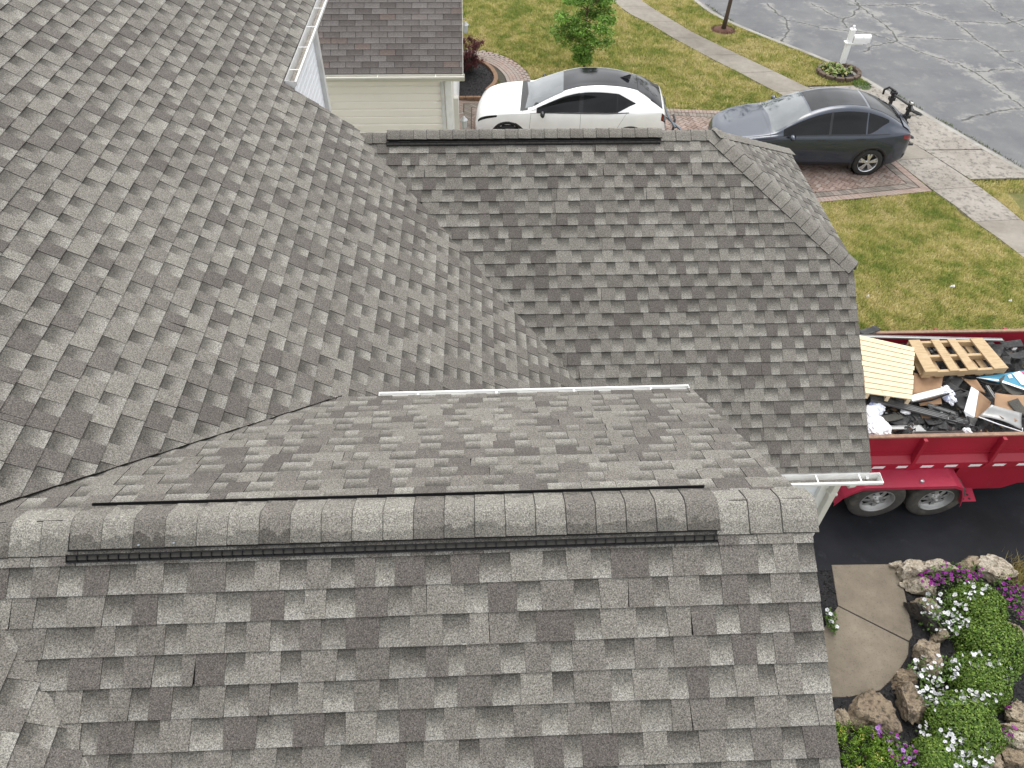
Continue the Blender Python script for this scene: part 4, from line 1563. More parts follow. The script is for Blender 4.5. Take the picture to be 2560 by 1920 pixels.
def arch(cb, parent, x, z, R, side, mat, wd=.055):
    """dark arch trim following the body side, with a liner behind it"""
    vs, fs = [], []
    n = 26
    for i in range(n + 1):
        a = math.pi * (-.12 + 1.24 * i / n)
        for rr_, dy in ((R - .012, -.16), (R - .012, .006), (R + wd * .6, .010), (R + wd, .001)):
            px_, pz = x + rr_ * math.cos(a), z + rr_ * math.sin(a)
            w_ = cb.w(px_)
            zz = (pz - cb.un(px_)) / max(.1, cb.b(px_) - cb.un(px_))
            yy = w_ * (1 - .035 * max(0, .42 - zz) / .42 - .045 * max(0, zz - .74) / .26)
            vs.append(Vector((px_, side * (yy + dy), pz)))
    for i in range(n):
        for k in range(3): fs.append((i * 4 + k, i * 4 + k + 1, (i + 1) * 4 + k + 1, (i + 1) * 4 + k))
    o = mesh_obj('wheel_arch', vs, fs, mat, parent, wc=False, smooth=True)
    fix_normals(o)
    MB().lathe([(0, side * (cb.w(x) - .28)), (R, side * (cb.w(x) - .28)), (R, side * (cb.w(x) - .06))], (x, 0, z), 'y', 28).build('arch_liner', M['trim'], parent, wc=False)


def mirror(cb, parent, x, z, mat, side):
    y = cb.S(x, 5.0, side).y
    m = MB()
    o = None
    bm = bmesh.new()
    bmesh.ops.create_icosphere(bm, subdivisions=3, radius=1)
    for v in bm.verts:
        v.co = Vector((v.co.x * (.07 if v.co.x > 0 else .045), v.co.y * .115, v.co.z * .075 * (1 if v.co.z < 0 else .9)))
        v.co += Vector((x, y + side * .15, z))
    me = bpy.data.meshes.new('mirror'); bm.to_mesh(me); bm.free()
    me.materials.append(mat)
    me.polygons.foreach_set('use_smooth', [True] * len(me.polygons))
    o = link(bpy.data.objects.new('mirror', me), parent)
    MB().beam((x + .01, y - side * .01, z - .05), (x, y + side * .08, z - .05), .06, .025).build('mirror_arm', M['trim'], o, wc=False)
    MB().lathe([(0, -.002), (.06, 0)], (x - .046, y + side * .15, z), 'x', 16).build('mirror_glass', M['car_glass'], o, wc=False)


def seam(cb, parent, x0, x1, t0, t1, sides, wd=.006):
    for s in sides:
        cb.patch(lambda a, b: lerp(x0, x1, b) + (a - .5) * wd, lambda a, b: lerp(t0, t1, b), parent, M['trim'], 'door_seam', 1, 14, .0012, (s,))


def handle(cb, parent, x, t, sides, mat):
    for s in sides:
        cb.patch(lambda a, b: x + (a - .5) * .2, lambda a, b: t + (b - .5) * .18, parent, mat, 'door_handle', 4, 2, .006, (s,))


# --- blue-grey hatchback SUV
cb = CarBody(
    top=[(2.34, .60), (2.30, .69), (2.2, .765), (2.0, .845), (1.6, .945), (1.15, 1.04), (1.0, 1.085), (.7, 1.235), (.35, 1.40), (0, 1.525), (-.35, 1.60), (-.7, 1.624), (-1.1, 1.595), (-1.5, 1.505), (-1.9, 1.345), (-2.15, 1.215), (-2.27, 1.15), (-2.33, 1.10), (-2.40, .85), (-2.44, .55)],
    width=[(2.34, .36), (2.30, .52), (2.2, .68), (2.0, .815), (1.7, .905), (1.3, .945), (.5, .955), (-.6, .96), (-1.4, .965), (-1.9, .92), (-2.2, .83), (-2.35, .74), (-2.44, .6)],
    belt=[(2.34, .55), (2.2, .70), (2.0, .785), (1.6, .885), (1.15, .955), (.7, .985), (0, 1.005), (-.8, 1.03), (-1.5, 1.065), (-1.9, 1.085), (-2.2, 1.06), (-2.35, .98), (-2.44, .5)],
    roofw=[(2.34, .2), (2.2, .52), (1.8, .70), (1.2, .80), (1.0, .79), (.5, .70), (0, .625), (-.5, .59), (-1, .57), (-1.5, .56), (-1.9, .575), (-2.15, .62), (-2.3, .68), (-2.44, .4)],
    under=[(2.34, .36), (2.2, .24), (1.9, .2), (0, .2), (-1.9, .22), (-2.25, .3), (-2.44, .4)])
WB = 1.445
BC = empty('parked_car', (8.1146, 17.4426, -0.83), 3.0838, 'dark blue grey hatchback car carrying a black bicycle rack', 'car')
cb.body([(WB, .36, .385), (-WB, .36, .385)], BC, M['car_blue'])
for s in (1, -1):
    wheel(BC, WB, s * .83, .357, .357, .25, s, 1); wheel(BC, -WB, s * .83, .357, .357, .25, s, 0)
    arch(cb, BC, WB, .36, .395, s, M['trim']); arch(cb, BC, -WB, .36, .395, s, M['trim'])
    mirror(cb, BC, .62, 1.04, M['car_blue'], s)
MB().box((0, 0, .3), (4.0, 1.5, .16)).build('underbody', M['trim'], BC, wc=False)
cb.patch(lambda a, b: lerp(lerp(1.06, 1.0, b), .20, a), lambda a, b: lerp(7.12, 9, b), BC, M['windscreen'], 'windscreen', 24, 12, .004, both=True)
cb.patch(lambda a, b: lerp(.16, -1.18, a), lambda a, b: lerp(7.55, 9, b), BC, M['gloss_black'], 'glass_roof', 30, 10, .003, both=True)
cb.patch(lambda a, b: lerp(-1.25, -2.08, a), lambda a, b: lerp(7.35 - .1 * a, 9, b), BC, M['car_glass'], 'rear_window', 24, 10, .004, both=True)
for s in (1, -1):
    cb.patch(lambda a, b: lerp(.80, -.28, a), lambda a, b: lerp(5.22, 6.78, b), BC, M['car_glass'], 'side_window', 20, 8, .004, (s,))
    cb.patch(lambda a, b: lerp(-.34, -1.16, a), lambda a, b: lerp(5.22, 6.78, b), BC, M['car_glass'], 'side_window', 18, 8, .004, (s,))
    cb.patch(lambda a, b: lerp(-1.20, -1.72, a), lambda a, b: lerp(5.22 + 1.15 * a ** 1.5, 6.78 - .12 * a, b), BC, M['car_glass'], 'side_window', 14, 6, .004, (s,))
    cb.patch(lambda a, b: -.31 + (a - .5) * .06, lambda a, b: lerp(5.22, 6.8, b), BC, M['trim'], 'door_pillar', 2, 8, .003, (s,))
    cb.patch(lambda a, b: lerp(.95, -1.75, a), lambda a, b: lerp(5.10, 5.20, b), BC, M['trim'], 'window_trim', 30, 1, .005, (s,))
    cb.patch(lambda a, b: lerp(1.72, 2.16, a), lambda a, b: lerp(4.55, 4.98 + .25 * a, b), BC, M['lamp_clear'], 'headlight', 10, 4, .004, (s,))
    cb.patch(lambda a, b: lerp(-2.12, -2.38, a), lambda a, b: lerp(4.25 + .15 * (1 - a), 4.85, b), BC, M['lamp_red'], 'tail_light', 8, 4, .005, (s,))
    seam(cb, BC, .98, .92, 1.6, 4.95, (s,)); seam(cb, BC, -.31, -.31, 1.6, 5.15, (s,)); seam(cb, BC, -1.02, -1.38, 2.6, 5.2, (s,))
    handle(cb, BC, -.12, 4.55, (s,), M['trim']); handle(cb, BC, -1.08, 4.6, (s,), M['trim'])
    cb.patch(lambda a, b: lerp(1.0, -1.0, a), lambda a, b: lerp(1.5, 2.3, b), BC, M['trim'], 'sill', 16, 3, .004, (s,))
seam(cb, BC, 1.10, 1.10, 5.4, 9, (1, -1))
cb.patch(lambda a, b: lerp(-2.12, -2.3, a), lambda a, b: lerp(6.9, 9, b), BC, M['car_blue'], 'spoiler', 4, 10, .022, both=True)
cb.patch(lambda a, b: lerp(-2.30, -2.40, a), lambda a, b: lerp(1.4, 2.6, b), BC, M['trim'], 'rear_bumper', 4, 8, .006, (1, -1))

# --- white crossover with black roof
cw = CarBody(
    top=[(2.36, .62), (2.32, .76), (2.22, .87), (2.0, .955), (1.6, 1.035), (1.2, 1.09), (1.0, 1.13), (.7, 1.265), (.4, 1.40), (.1, 1.515), (-.3, 1.60), (-.7, 1.622), (-1.1, 1.60), (-1.5, 1.53), (-1.8, 1.435), (-2.05, 1.30), (-2.2, 1.20), (-2.28, 1.13), (-2.34, .92), (-2.38, .5)],
    width=[(2.36, .46), (2.32, .62), (2.2, .76), (2.0, .85), (1.7, .915), (1.3, .935), (.5, .93), (-.4, .93), (-1.1, .95), (-1.5, .955), (-1.9, .91), (-2.15, .83), (-2.3, .75), (-2.38, .62)],
    belt=[(2.36, .55), (2.2, .80), (2.0, .90), (1.6, .98), (1.15, 1.02), (.7, 1.035), (0, 1.04), (-.8, 1.06), (-1.5, 1.12), (-1.9, 1.14), (-2.15, 1.12), (-2.3, 1.0), (-2.38, .45)],
    roofw=[(2.36, .25), (2.2, .58), (1.8, .74), (1.2, .81), (1.0, .80), (.5, .72), (.1, .655), (-.4, .61), (-1, .575), (-1.5, .53), (-1.9, .53), (-2.1, .58), (-2.25, .64), (-2.38, .4)],
    under=[(2.36, .34), (2.2, .24), (1.9, .2), (0, .2), (-1.9, .22), (-2.25, .32), (-2.38, .4)])
WB2 = 1.49
WC = empty('parked_car', (2.16, 17.93, -0.5), 3.0535, 'white crossover car with black roof parked behind the garage ridge', 'car')
cw.body([(WB2, .36, .395), (-WB2, .36, .395)], WC, M['car_white'])
for s in (1, -1):
    wheel(WC, WB2, s * .80, .365, .365, .24, s, 0); wheel(WC, -WB2, s * .80, .365, .365, .24, s, 0)
    arch(cw, WC, WB2, .37, .40, s, M['trim'], .06); arch(cw, WC, -WB2, .37, .40, s, M['trim'], .06)
    mirror(cw, WC, .66, 1.09, M['gloss_black'], s)
MB().box((0, 0, .3), (4.0, 1.5, .16)).build('underbody', M['trim'], WC, wc=False)
cw.patch(lambda a, b: lerp(lerp(1.10, 1.04, b), .19, a), lambda a, b: lerp(7.3, 9, b), WC, M['windscreen'], 'windscreen', 24, 12, .004, both=True)
cw.patch(lambda a, b: lerp(1.22, 1.03, a), lambda a, b: lerp(6.9, 9, b), WC, M['trim'], 'cowl', 3, 12, .003, both=True)
cw.patch(lambda a, b: lerp(.20, -1.62, a), lambda a, b: lerp(7.42, 9, b), WC, M['gloss_black'], 'roof_panel', 36, 12, .004, both=True)
cw.patch(lambda a, b: lerp(-1.60, -1.94, a), lambda a, b: lerp(7.35 - .5 * a, 9, b), WC, M['gloss_black'], 'spoiler', 8, 12, .012, both=True)
cw.patch(lambda a, b: lerp(-1.92, -2.22, a), lambda a, b: lerp(6.75, 9, b), WC, M['car_glass'], 'rear_window', 10, 12, .004, both=True)
for x_ in (-.35, -1.35): seam(cw, WC, x_, x_, 7.2, 9, (1, -1), .01)
fin = MB().add([(-1.18, .028, 1.60), (-1.18, -.028, 1.60), (-1.42, -.03, 1.57), (-1.42, .03, 1.57), (-1.40, 0, 1.675), (-1.44, 0, 1.66)], [(0, 1, 4), (0, 4, 5, 3), (1, 2, 5, 4), (2, 3, 5)])
fin.build('antenna_fin', M['gloss_black'], WC, wc=False)
for s in (1, -1):
    cw.patch(lambda a, b: lerp(.82, -.20, a), lambda a, b: lerp(5.2, 6.72, b), WC, M['car_glass'], 'side_window', 20, 8, .004, (s,))
    cw.patch(lambda a, b: lerp(-.30, -1.10, a), lambda a, b: lerp(5.2, 6.72 - .1 * a, b), WC, M['car_glass'], 'side_window', 18, 8, .004, (s,))
    cw.patch(lambda a, b: lerp(-1.12, -1.55, a), lambda a, b: lerp(5.2 + .7 * a, 6.62 - .65 * a, b), WC, M['car_glass'], 'side_window', 12, 6, .004, (s,))
    cw.patch(lambda a, b: -.25 + (a - .5) * .1, lambda a, b: lerp(5.2, 6.7, b), WC, M['gloss_black'], 'door_pillar', 2, 8, .004, (s,))
    cw.patch(lambda a, b: -1.11 + (a - .5) * .06, lambda a, b: lerp(5.2, 6.6, b), WC, M['gloss_black'], 'door_pillar', 2, 8, .003, (s,))
    cw.patch(lambda a, b: lerp(.98, -1.4, a), lambda a, b: lerp(5.08, 5.18, b), WC, M['gloss_black'], 'window_trim', 30, 1, .005, (s,))
    cw.patch(lambda a, b: lerp(1.78, 2.26, a), lambda a, b: lerp(4.45 + .2 * (1 - a), 4.95, b), WC, M['car_glass'], 'headlight', 10, 4, .004, (s,))
    for q in range(3):
        cw.patch(lambda a, b: lerp(-2.22 - q * .045, -2.25 - q * .045, a), lambda a, b: lerp(4.2, 4.8, b), WC, M['lamp_red'] if q != 1 else M['lamp_clear'], 'tail_light', 3, 4, .006, (s,))
    cw.patch(lambda a, b: lerp(-2.2, -2.345, a), lambda a, b: lerp(4.1, 4.9, b), WC, M['gloss_black'], 'tail_light_panel', 6, 4, .004, (s,))
    seam(cw, WC, 1.02, .95, 1.6, 4.95, (s,)); seam(cw, WC, -.25, -.25, 1.6, 5.1, (s,)); seam(cw, WC, -1.0, -1.36, 2.6, 5.1, (s,))
    cw.patch(lambda a, b: lerp(1.0, -1.0, a), lambda a, b: lerp(1.5, 2.3, b), WC, M['trim'], 'sill', 16, 3, .004, (s,))
seam(cw, WC, 1.16, 1.16, 5.6, 9, (1, -1))
cw.patch(lambda a, b: lerp(1.30, 1.46, a), lambda a, b: lerp(4.0, 4.6, b), WC, M['car_white'], 'charge_flap', 3, 3, .003, (1,))

# --- bicycle rack behind the blue-grey car
RK = empty('bicycle_rack', (10.75, 17.6, -0.8), 0, 'black hitch mounted bicycle rack with two uprights behind the blue grey car', 'bicycle rack')
X1, X2 = 10.72, 11.0
MB().tube([(10.45, 17.25, -.42), (10.95, 17.22, -.42)], .03, 8).build('hitch_bar', M['trim'], RK)
MB().beam((10.78, 17.66, -.34), (10.74, 17.68, .50), .085, .06, (1, 0, 0)).build('upright', M['trim'], RK)
MB().beam((10.74, 18.56, -.20), (10.72, 18.58, .38), .085, .06, (1, 0, 0)).build('upright', M['trim'], RK)
MB().tube([(10.72, 18.6, .26), (10.74, 17.66, .40)], .03, 8).build('cross_tube', M['trim'], RK)
MB().tube([(10.74, 18.56, -.08), (10.77, 17.66, .08)], .034, 8).build('cross_tube', M['trim'], RK)
MB().tube([(10.9, 17.22, -.42), (10.86, 17.4, -.4), (10.78, 17.66, -.3)], .026, 8).build('brace', M['trim'], RK)
MB().tube([(10.72, 18.58, .36), (10.62, 18.7, .40), (10.55, 18.78, .30), (10.56, 18.78, .18)], .03, 8).build('hook', M['trim'], RK)
for (fx, fy, fz) in ((10.82, 17.42, .34), (10.86, 17.42, -.28)):
    lp = [(fx + .14 * math.cos(a), fy + .055 * math.sin(a) - .02, fz - .05 * math.cos(a)) for a in np.linspace(0, 2 * math.pi, 17)]
    MB().tube(lp, .026, 6).build('wheel_loop', M['trim'], RK)
    MB().beam((fx - .12, fy, fz + .04), (10.76, 17.66, fz + .1), .04, .03).build('loop_arm', M['trim'], RK)
for z_ in (-.05, .12, .3): MB().box((10.77, 17.66, z_), (.15, .13, .08)).build('clamp', M['trim'], RK, bevel=.01)
for z_ in (.15, .3): MB().box((10.73, 18.58, z_), (.15, .13, .09)).build('clamp', M['trim'], RK, bevel=.01)
MB().box((10.74, 17.64, .47), (.06, .1, .06)).build('end_cap', M['rim'], RK, bevel=.01)

# --- folded rack on the white car
M['rack_grey'] = simple('rack_grey', (.10, .12, .14), .4, .5)
RW = empty('bicycle_rack', (4.75, 17.6, -0.6), 0, 'grey folded bicycle rack on the back of the white car', 'bicycle rack')
MB().tube([(4.40, 17.55, -.05), (4.62, 17.3, -.22), (4.72, 17.15, -.3)], .035, 8).build('hitch_bar', M['rack_grey'], RW)
MB().tube([(4.62, 17.75, .1), (4.9, 17.3, .0), (4.95, 17.15, -.05)], .03, 8).build('tray', M['rack_grey'], RW)
MB().tube([(4.6, 18.1, .25), (4.66, 17.7, .12), (4.78, 17.35, .02)], .028, 8).build('tray', M['rack_grey'], RW)
MB().tube([(4.56 + .05 * math.cos(a), 18.12 + .1 * math.sin(a), .28 + .14 * math.sin(a)) for a in np.linspace(0, 2 * math.pi, 15)], .014, 6).build('wheel_hook', M['rack_grey'], RW)
MB().tube([(4.78, 17.75, .16), (4.8, 17.6, .1), (4.74, 17.4, -.15), (4.76, 17.2, -.33)], .03, 8).build('mast', M['trim'], RW)
MB().box((4.76, 17.16, -.36), (.12, .1, .1)).build('pivot', M['trim'], RW, bevel=.01)

# ------------------------------------------------------------------ red dump trailer
def worn_paint(name, c, worn, tread=False):
    m, t, b = new_mat(name)
    v = coords(t, 'Object')
    n = noise_node(t, v, 4, 6, .7)
    cc = scale_c(t, c, maprange(t, noise_node(t, v, 1.3, 4), .3, .7, .72, 1.0))
    cc = mix_c(t, maprange(t, n, .6, .75, 0, .35), cc, worn)
    t.links.new(cc, b.inputs['Base Color'])
    b.inputs['Roughness'].default_value = .45
    b.inputs['Specular IOR Level'].default_value = .4
    if tread:
        w = nd(t, 'ShaderNodeTexBrick')
        w.inputs['Scale'].default_value = 22
        w.inputs['Mortar Size'].default_value = .03
        rot_ = nd(t, 'ShaderNodeMapping'); rot_.inputs['Rotation'].default_value = (0, 0, rad(45))
        t.links.new(v, rot_.inputs[0]); t.links.new(rot_.outputs[0], w.inputs['Vector'])
        bump(t, b, w.outputs['Fac'], .9, .006)
    return m


M['tr_red'] = worn_paint('trailer_red', (.34, .014, .034), (.26, .07, .07))
M['tr_pink'] = worn_paint('faded_red', (.42, .028, .065), (.36, .10, .11), True)
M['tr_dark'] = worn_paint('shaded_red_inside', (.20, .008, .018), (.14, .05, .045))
M['wood_cap'] = simple('weathered_edge', (.30, .19, .13), .85, var=.3, scale=20)
M['tape'] = simple('reflective_tape', (.75, .75, .75), .3, var=.05)
M['dirty_tyre'] = simple('dusty_tyre', (.055, .05, .044), .9, var=.3, scale=9, dark=(.16, .14, .105, .75), bump_s=.3)
M['steel'] = simple('silver_wheel', (.42, .42, .41), .45, .6, var=.12, dark=(.2, .18, .15, .5))
TX0, TX1 = 4.35, 8.75
TYN, TYF, TZ = 6.10, 8.14, 1.45
ZB = .62
TR = empty('dump_trailer', (5.8, 7.1, 0.012), 0, 'red tandem axle dump trailer loaded with roofing debris', 'trailer')
MB().box(((TX0 + TX1) / 2, (TYN + TYF) / 2, ZB + .02), (TX1 - TX0, TYF - TYN, .05)).build('bed_floor', M['tr_dark'], TR)
for yy, nm, sg in ((TYN, 'near', 1), (TYF, 'far', -1)):
    sw = MB().box(((TX0 + TX1) / 2, yy + sg * .015, (ZB + TZ) / 2), (TX1 - TX0, .03, TZ - ZB)).build('side_wall', M['tr_red'], TR)
    MB().box(((TX0 + TX1) / 2, yy + sg * .012, TZ + .012), (TX1 - TX0 + .02, .055, .026)).build('top_edge', M['wood_cap'], sw, bevel=.004)
    # upper board joint and the sloping ledge below it
    mb = MB().beam((TX0, yy - sg * .006, 1.13), (TX1, yy - sg * .006, 1.13), .012, .03)
    mb.build('board_rail', M['tr_red'], sw)
    led = MB()
    o_ = -sg
    led.prism([(TX0, yy, 1.06), (TX0, yy + o_ * .085, .985), (TX0, yy + o_ * .085, .86), (TX0, yy, .86)], (1, 0, 0), TX1 - TX0)
    fix_normals(led.build('side_ledge', M['tr_red'], sw))
    if nm == 'near':
        for k in range(7):
            x_ = 5.22 + k * .337
            MB().add([(x_ - .02, yy - .0885, .895), (x_ + .145, yy - .0885, .895), (x_ + .165, yy - .0885, .945), (x_, yy - .0885, .945)], [(0, 1, 2, 3)]).build('reflector', M['tape'], sw)
    for k, x_ in enumerate((4.7, 5.75, 6.82, 7.9)):
        pst = MB()
        pst.beam((x_, yy + o_ * .055, .93), (x_, yy + o_ * .035, TZ + .0), .085, .05, (1, 0, 0))
        po = pst.build('stake_post', M['tr_red'], sw, bevel=.006)
        MB().prism([(x_ - .045, yy + o_ * .086, .955), (x_ - .075, yy + o_ * .086, .87), (x_ + .075, yy + o_ * .086, .87), (x_ + .045, yy + o_ * .086, .955)], (0, o_, 0), .014).build('gusset', M['tr_red'], po)
        for z_ in (1.04, 1.3): MB().lathe([(0, -.068 if o_ < 0 else .068), (.012, -.066 if o_ < 0 else .066), (.014, -.05 if o_ < 0 else .05)], (x_, yy, z_), 'y', 8).build('bolt', M['steel'], po)
MB().box((TX1 - .02, (TYN + TYF) / 2, (ZB + TZ) / 2), (.04, TYF - TYN, TZ - ZB)).build('front_wall', M['tr_red'], TR)
MB().box((TX0 + .02, (TYN + TYF) / 2, (ZB + TZ) / 2), (.04, TYF - TYN, TZ - ZB)).build('tailgate', M['tr_red'], TR)
# chassis skirt in front of the wheels
sk = MB().prism([(6.5, TYN - .04, .86), (6.5, TYN - .04, .30), (7.32, TYN - .04, .30), (7.52, TYN - .04, .42), (8.7, TYN - .04, .5), (8.7, TYN - .04, .86)], (0, 1, 0), .04)
fix_normals(sk.build('skirt', M['tr_red'], TR))
MB().box((6.3, 7.1, .5), (4.6, 1.3, .14)).build('chassis', M['tr_dark'], TR)
# fender
FZ = .86
fy0, fy1 = 5.72, 6.05
prof = [(4.72, .50), (4.80, .68), (4.93, .80), (5.02, FZ), (6.28, FZ), (6.40, .80), (6.48, .62), (6.54, .40)]
fm = MB()
vs = [(x_, y_, z_) for x_, z_ in prof for y_ in (fy0, fy1)]
fs = [(2 * i, 2 * i + 1, 2 * i + 3, 2 * i + 2) for i in range(len(prof) - 1)]
fm.add(vs, fs)
fo = fm.build('fender', M['tr_pink'], TR, solid=.008)
ln = len(prof)
lip = MB().add([(x_, fy0 - .003, z_ + d_) for x_, z_ in prof for d_ in (.004, -.05)], [(2 * i, 2 * i + 1, 2 * i + 3, 2 * i + 2) for i in range(ln - 1)])
lip.build('fender_lip', M['tr_pink'], fo, solid=.006)
br = MB().add([(6.52, fy0 + .02, .45), (6.74, fy0 + .02, .455), (6.78, fy0 + .24, .46), (6.52, fy0 + .24, .455)], [(0, 1, 2, 3)])
bo = br.build('step_bracket', M['tr_pink'], fo, solid=.012)
for i in range(3):
    for j in range(2):
        MB().lathe([(0, .009), (.018, .009)], (6.57 + j * .09, fy0 + .06 + i * .065, .458), 'z', 10).build('hole', M['trim'], bo)
MB().lathe([(0, .03), (.025, .025), (.03, 0)], (5.83, 5.80, FZ + .006), 'z', 10).build('marker_lamp', M['lamp_clear'], fo)
for x_ in (5.385, 6.225):
    for yy, sd_ in ((5.90, -1), (8.34, 1)):
        R_, W_ = .395, .21
        w = MB().lathe([(R_ * .60, -W_ / 2 + .01), (R_ * .70, -W_ / 2), (R_ * .88, -W_ / 2), (R_ * .97, -W_ * .42), (R_, -W_ * .3), (R_ - .006, -W_ * .1), (R_, W_ * .1), (R_, W_ * .3), (R_ * .97, W_ * .42), (R_ * .88, W_ / 2), (R_ * .70, W_ / 2), (R_ * .60, W_ / 2 - .01)], (x_, yy, R_ + .012), 'y', 44).build('wheel', M['dirty_tyre'], TR, smooth=True)
        fix_normals(w)
        f = sd_
        z0 = R_ + .012
        rb = MB().lathe([(R_ * .61, f * (W_ / 2 - .008)), (R_ * .58, f * (W_ / 2 - .004)), (R_ * .555, f * (W_ / 2 - .02)), (R_ * .53, f * (W_ / 2 - .075)), (R_ * .46, f * (W_ / 2 - .085))], (x_, yy, z0), 'y', 40).build('rim', M['steel'], w, smooth=True)
        fix_normals(rb)
        yo = yy + f * (W_ / 2 - .07)
        for k in range(8):
            a = 2 * math.pi * k / 8 + .2
            p0 = Vector((x_ + .09 * math.cos(a), yo + f * .022, z0 + .09 * math.sin(a))); p1 = Vector((x_ + .20 * math.cos(a), yo - f * .006, z0 + .20 * math.sin(a)))
            MB().beam(p0, p1, .055, .012, (0, 1, 0)).build('spoke', M['steel'], rb, bevel=.003)
        MB().lathe([(0, f * .085), (.028, f * .08), (.034, f * .06), (.036, f * .03), (.09, f * .026), (.1, f * .01), (.1, -f * .01)], (x_, yo, z0), 'y', 20).build('hub', M['steel'], rb, smooth=True)
        for k in range(6):
            a = 2 * math.pi * k / 6
            MB().lathe([(0, f * .045), (.009, f * .043), (.011, f * .02)], (x_ + .068 * math.cos(a), yo, z0 + .068 * math.sin(a)), 'y', 6).build('lug_nut', M['steel'], rb)
        MB().lathe([(0, 0), (R_ * .56, 0)], (x_, yy - f * .02, z0), 'y', 24).build('drum', M['trim'], w)
    MB().tube([(x_, 5.95, R_ + .012), (x_, 8.3, R_ + .012)], .045, 8).build('axle', M['trim'], TR)

# ------------------------------------------------------------------ the load
def wood(name, c, c2):
    m, t, b = new_mat(name)
    v = coords(t, 'Object')
    mp = nd(t, 'ShaderNodeMapping'); mp.inputs['Scale'].default_value = (3, 30, 30)
    t.links.new(v, mp.inputs[0])
    n = noise_node(t, mp.outputs[0], 2.2, 5, .6)
    cc = mix_c(t, maprange(t, n, .35, .7, 0, 1), c, c2)
    k = noise_node(t, v, 9, 3)
    cc = mix_c(t, maprange(t, k, .68, .74, 0, .7), cc, scale_c(t, c2, .5))
    t.links.new(scale_c(t, cc, .9), b.inputs['Base Color'])
    b.inputs['Roughness'].default_value = .75
    return m


M['pine'] = wood('pale_pine', (.80, .68, .48), (.70, .54, .33))
M['pallet'] = wood('pallet_wood', (.56, .42, .25), (.40, .27, .14))
M['card'] = simple('cardboard', (.38, .235, .135), .85, var=.12, scale=8, dark=(.28, .17, .1, .5))
M['blacksh'] = simple('torn_shingle', (.045, .045, .046), .9, var=.4, scale=30, dark=(.12, .115, .10, .7), bump_s=.4)
M['greysh'] = simple('old_shingle', (.085, .08, .068), .92, var=.35, scale=60, dark=(.04, .04, .036, .6), bump_s=.4)
M['alu'] = simple('aluminium_strip', (.42, .42, .41), .42, .55, var=.1, scale=6, dark=(.26, .25, .24, .4))
M['alu_dark'] = simple('dull_grey_metal', (.17, .17, .168), .5, .4, var=.15)
M['bag'] = simple('white_plastic', (.78, .79, .80), .4, var=.05, scale=6)
M['bluebag'] = simple('blue_print', (.72, .74, .78), .4, var=.1, scale=16, dark=(.05, .11, .38, .95))
M['teal'] = simple('teal_print', (.055, .28, .42), .55, var=.1)
M['pinkp'] = simple('pink_print', (.62, .07, .19), .55, var=.1)
M['brown_deck'] = simple('brown_decking', (.055, .038, .03), .6, var=.2)

hx = np.linspace(TX0 + .06, TX1 - .06, 90); hy = np.linspace(TYN + .04, TYF - .04, 44)
HX, HY = np.meshgrid(hx, hy, indexing='ij')
HZ = 1.20 + .13 * (pnoise(HX, HY, 2.2, 21) - .5) * 2 + .09 * (pnoise(HX, HY, 6.0, 22) - .5) * 2 + .05 * (pnoise(HX, HY, 15.0, 23) - .5) * 2
HZ = np.minimum(HZ, 1.40)
ho = grid_mesh('debris_heap', HX, HY, HZ, M['blacksh'])
ho.data.polygons.foreach_set('use_smooth', np.zeros(len(ho.data.polygons), bool))
tag(ho, 'dark heap of torn roofing felt and shingle scraps filling the trailer', 'debris', kind='stuff')


def plate(name, pts, mat, thick, label, cat, group=None, bend=0.0, nsub=1, up=None):
    """sheet through 4 corner points, optionally curled"""
    a, b, c, d = (Vector(p) for p in pts)
    n = (b - a).cross(d - a).normalized()
    if n.z < 0: n = -n
    vs, fs = [], []
    K = max(1, nsub)
    for i in range(K + 1):
        for j in range(K + 1):
            u, v = i / K, j / K
            p = a.lerp(b, u).lerp(d.lerp(c, u), v)
            p = p + n * (bend * (4 * (u - .5) ** 2))
            vs.append(p)
    for i in range(K):
        for j in range(K):
            fs.append((i * (K + 1) + j, (i + 1) * (K + 1) + j, (i + 1) * (K + 1) + j + 1, i * (K + 1) + j + 1))
    o = MB().add(vs, fs).build(name, mat, None, smooth=nsub > 1, solid=thick)
    if label: tag(o, label, cat, group)
    return o


# pale slatted pallet
A_, B_, C_, D_ = (Vector(p) for p in ((5.46,7.905,1.62), (6.191,7.637,1.6), (5.761,6.656,1.56), (5.167,6.791,1.56)))
PP = empty('slatted_pallet', tuple((A_ + C_) / 2 - Vector((0, 0, .12))), 0, 'new pale pine pallet with narrow slats tilted by the roof edge', 'pallet')
nrm_ = (B_ - A_).cross(D_ - A_).normalized()
if nrm_.z < 0: nrm_ = -nrm_
NSL = 11
for k in range(NSL):
    f0, f1 = k / NSL + .006, (k + 1) / NSL - .008
    q = [A_.lerp(D_, f0), B_.lerp(C_, f0), B_.lerp(C_, f1), A_.lerp(D_, f1)]
    jx = (B_ - A_).normalized() * rng.uniform(-.008, .008)
    MB().prism([p + jx for p in q], nrm_, .018).build('slat', M['pine'], PP)
for f in (.06, .5, .94):
    p0, p1 = A_.lerp(B_, f) - nrm_ * .045, D_.lerp(C_, f) - nrm_ * .045
    MB().beam(p0, p1, .045, .085, nrm_).build('stringer', M['pine'], PP)

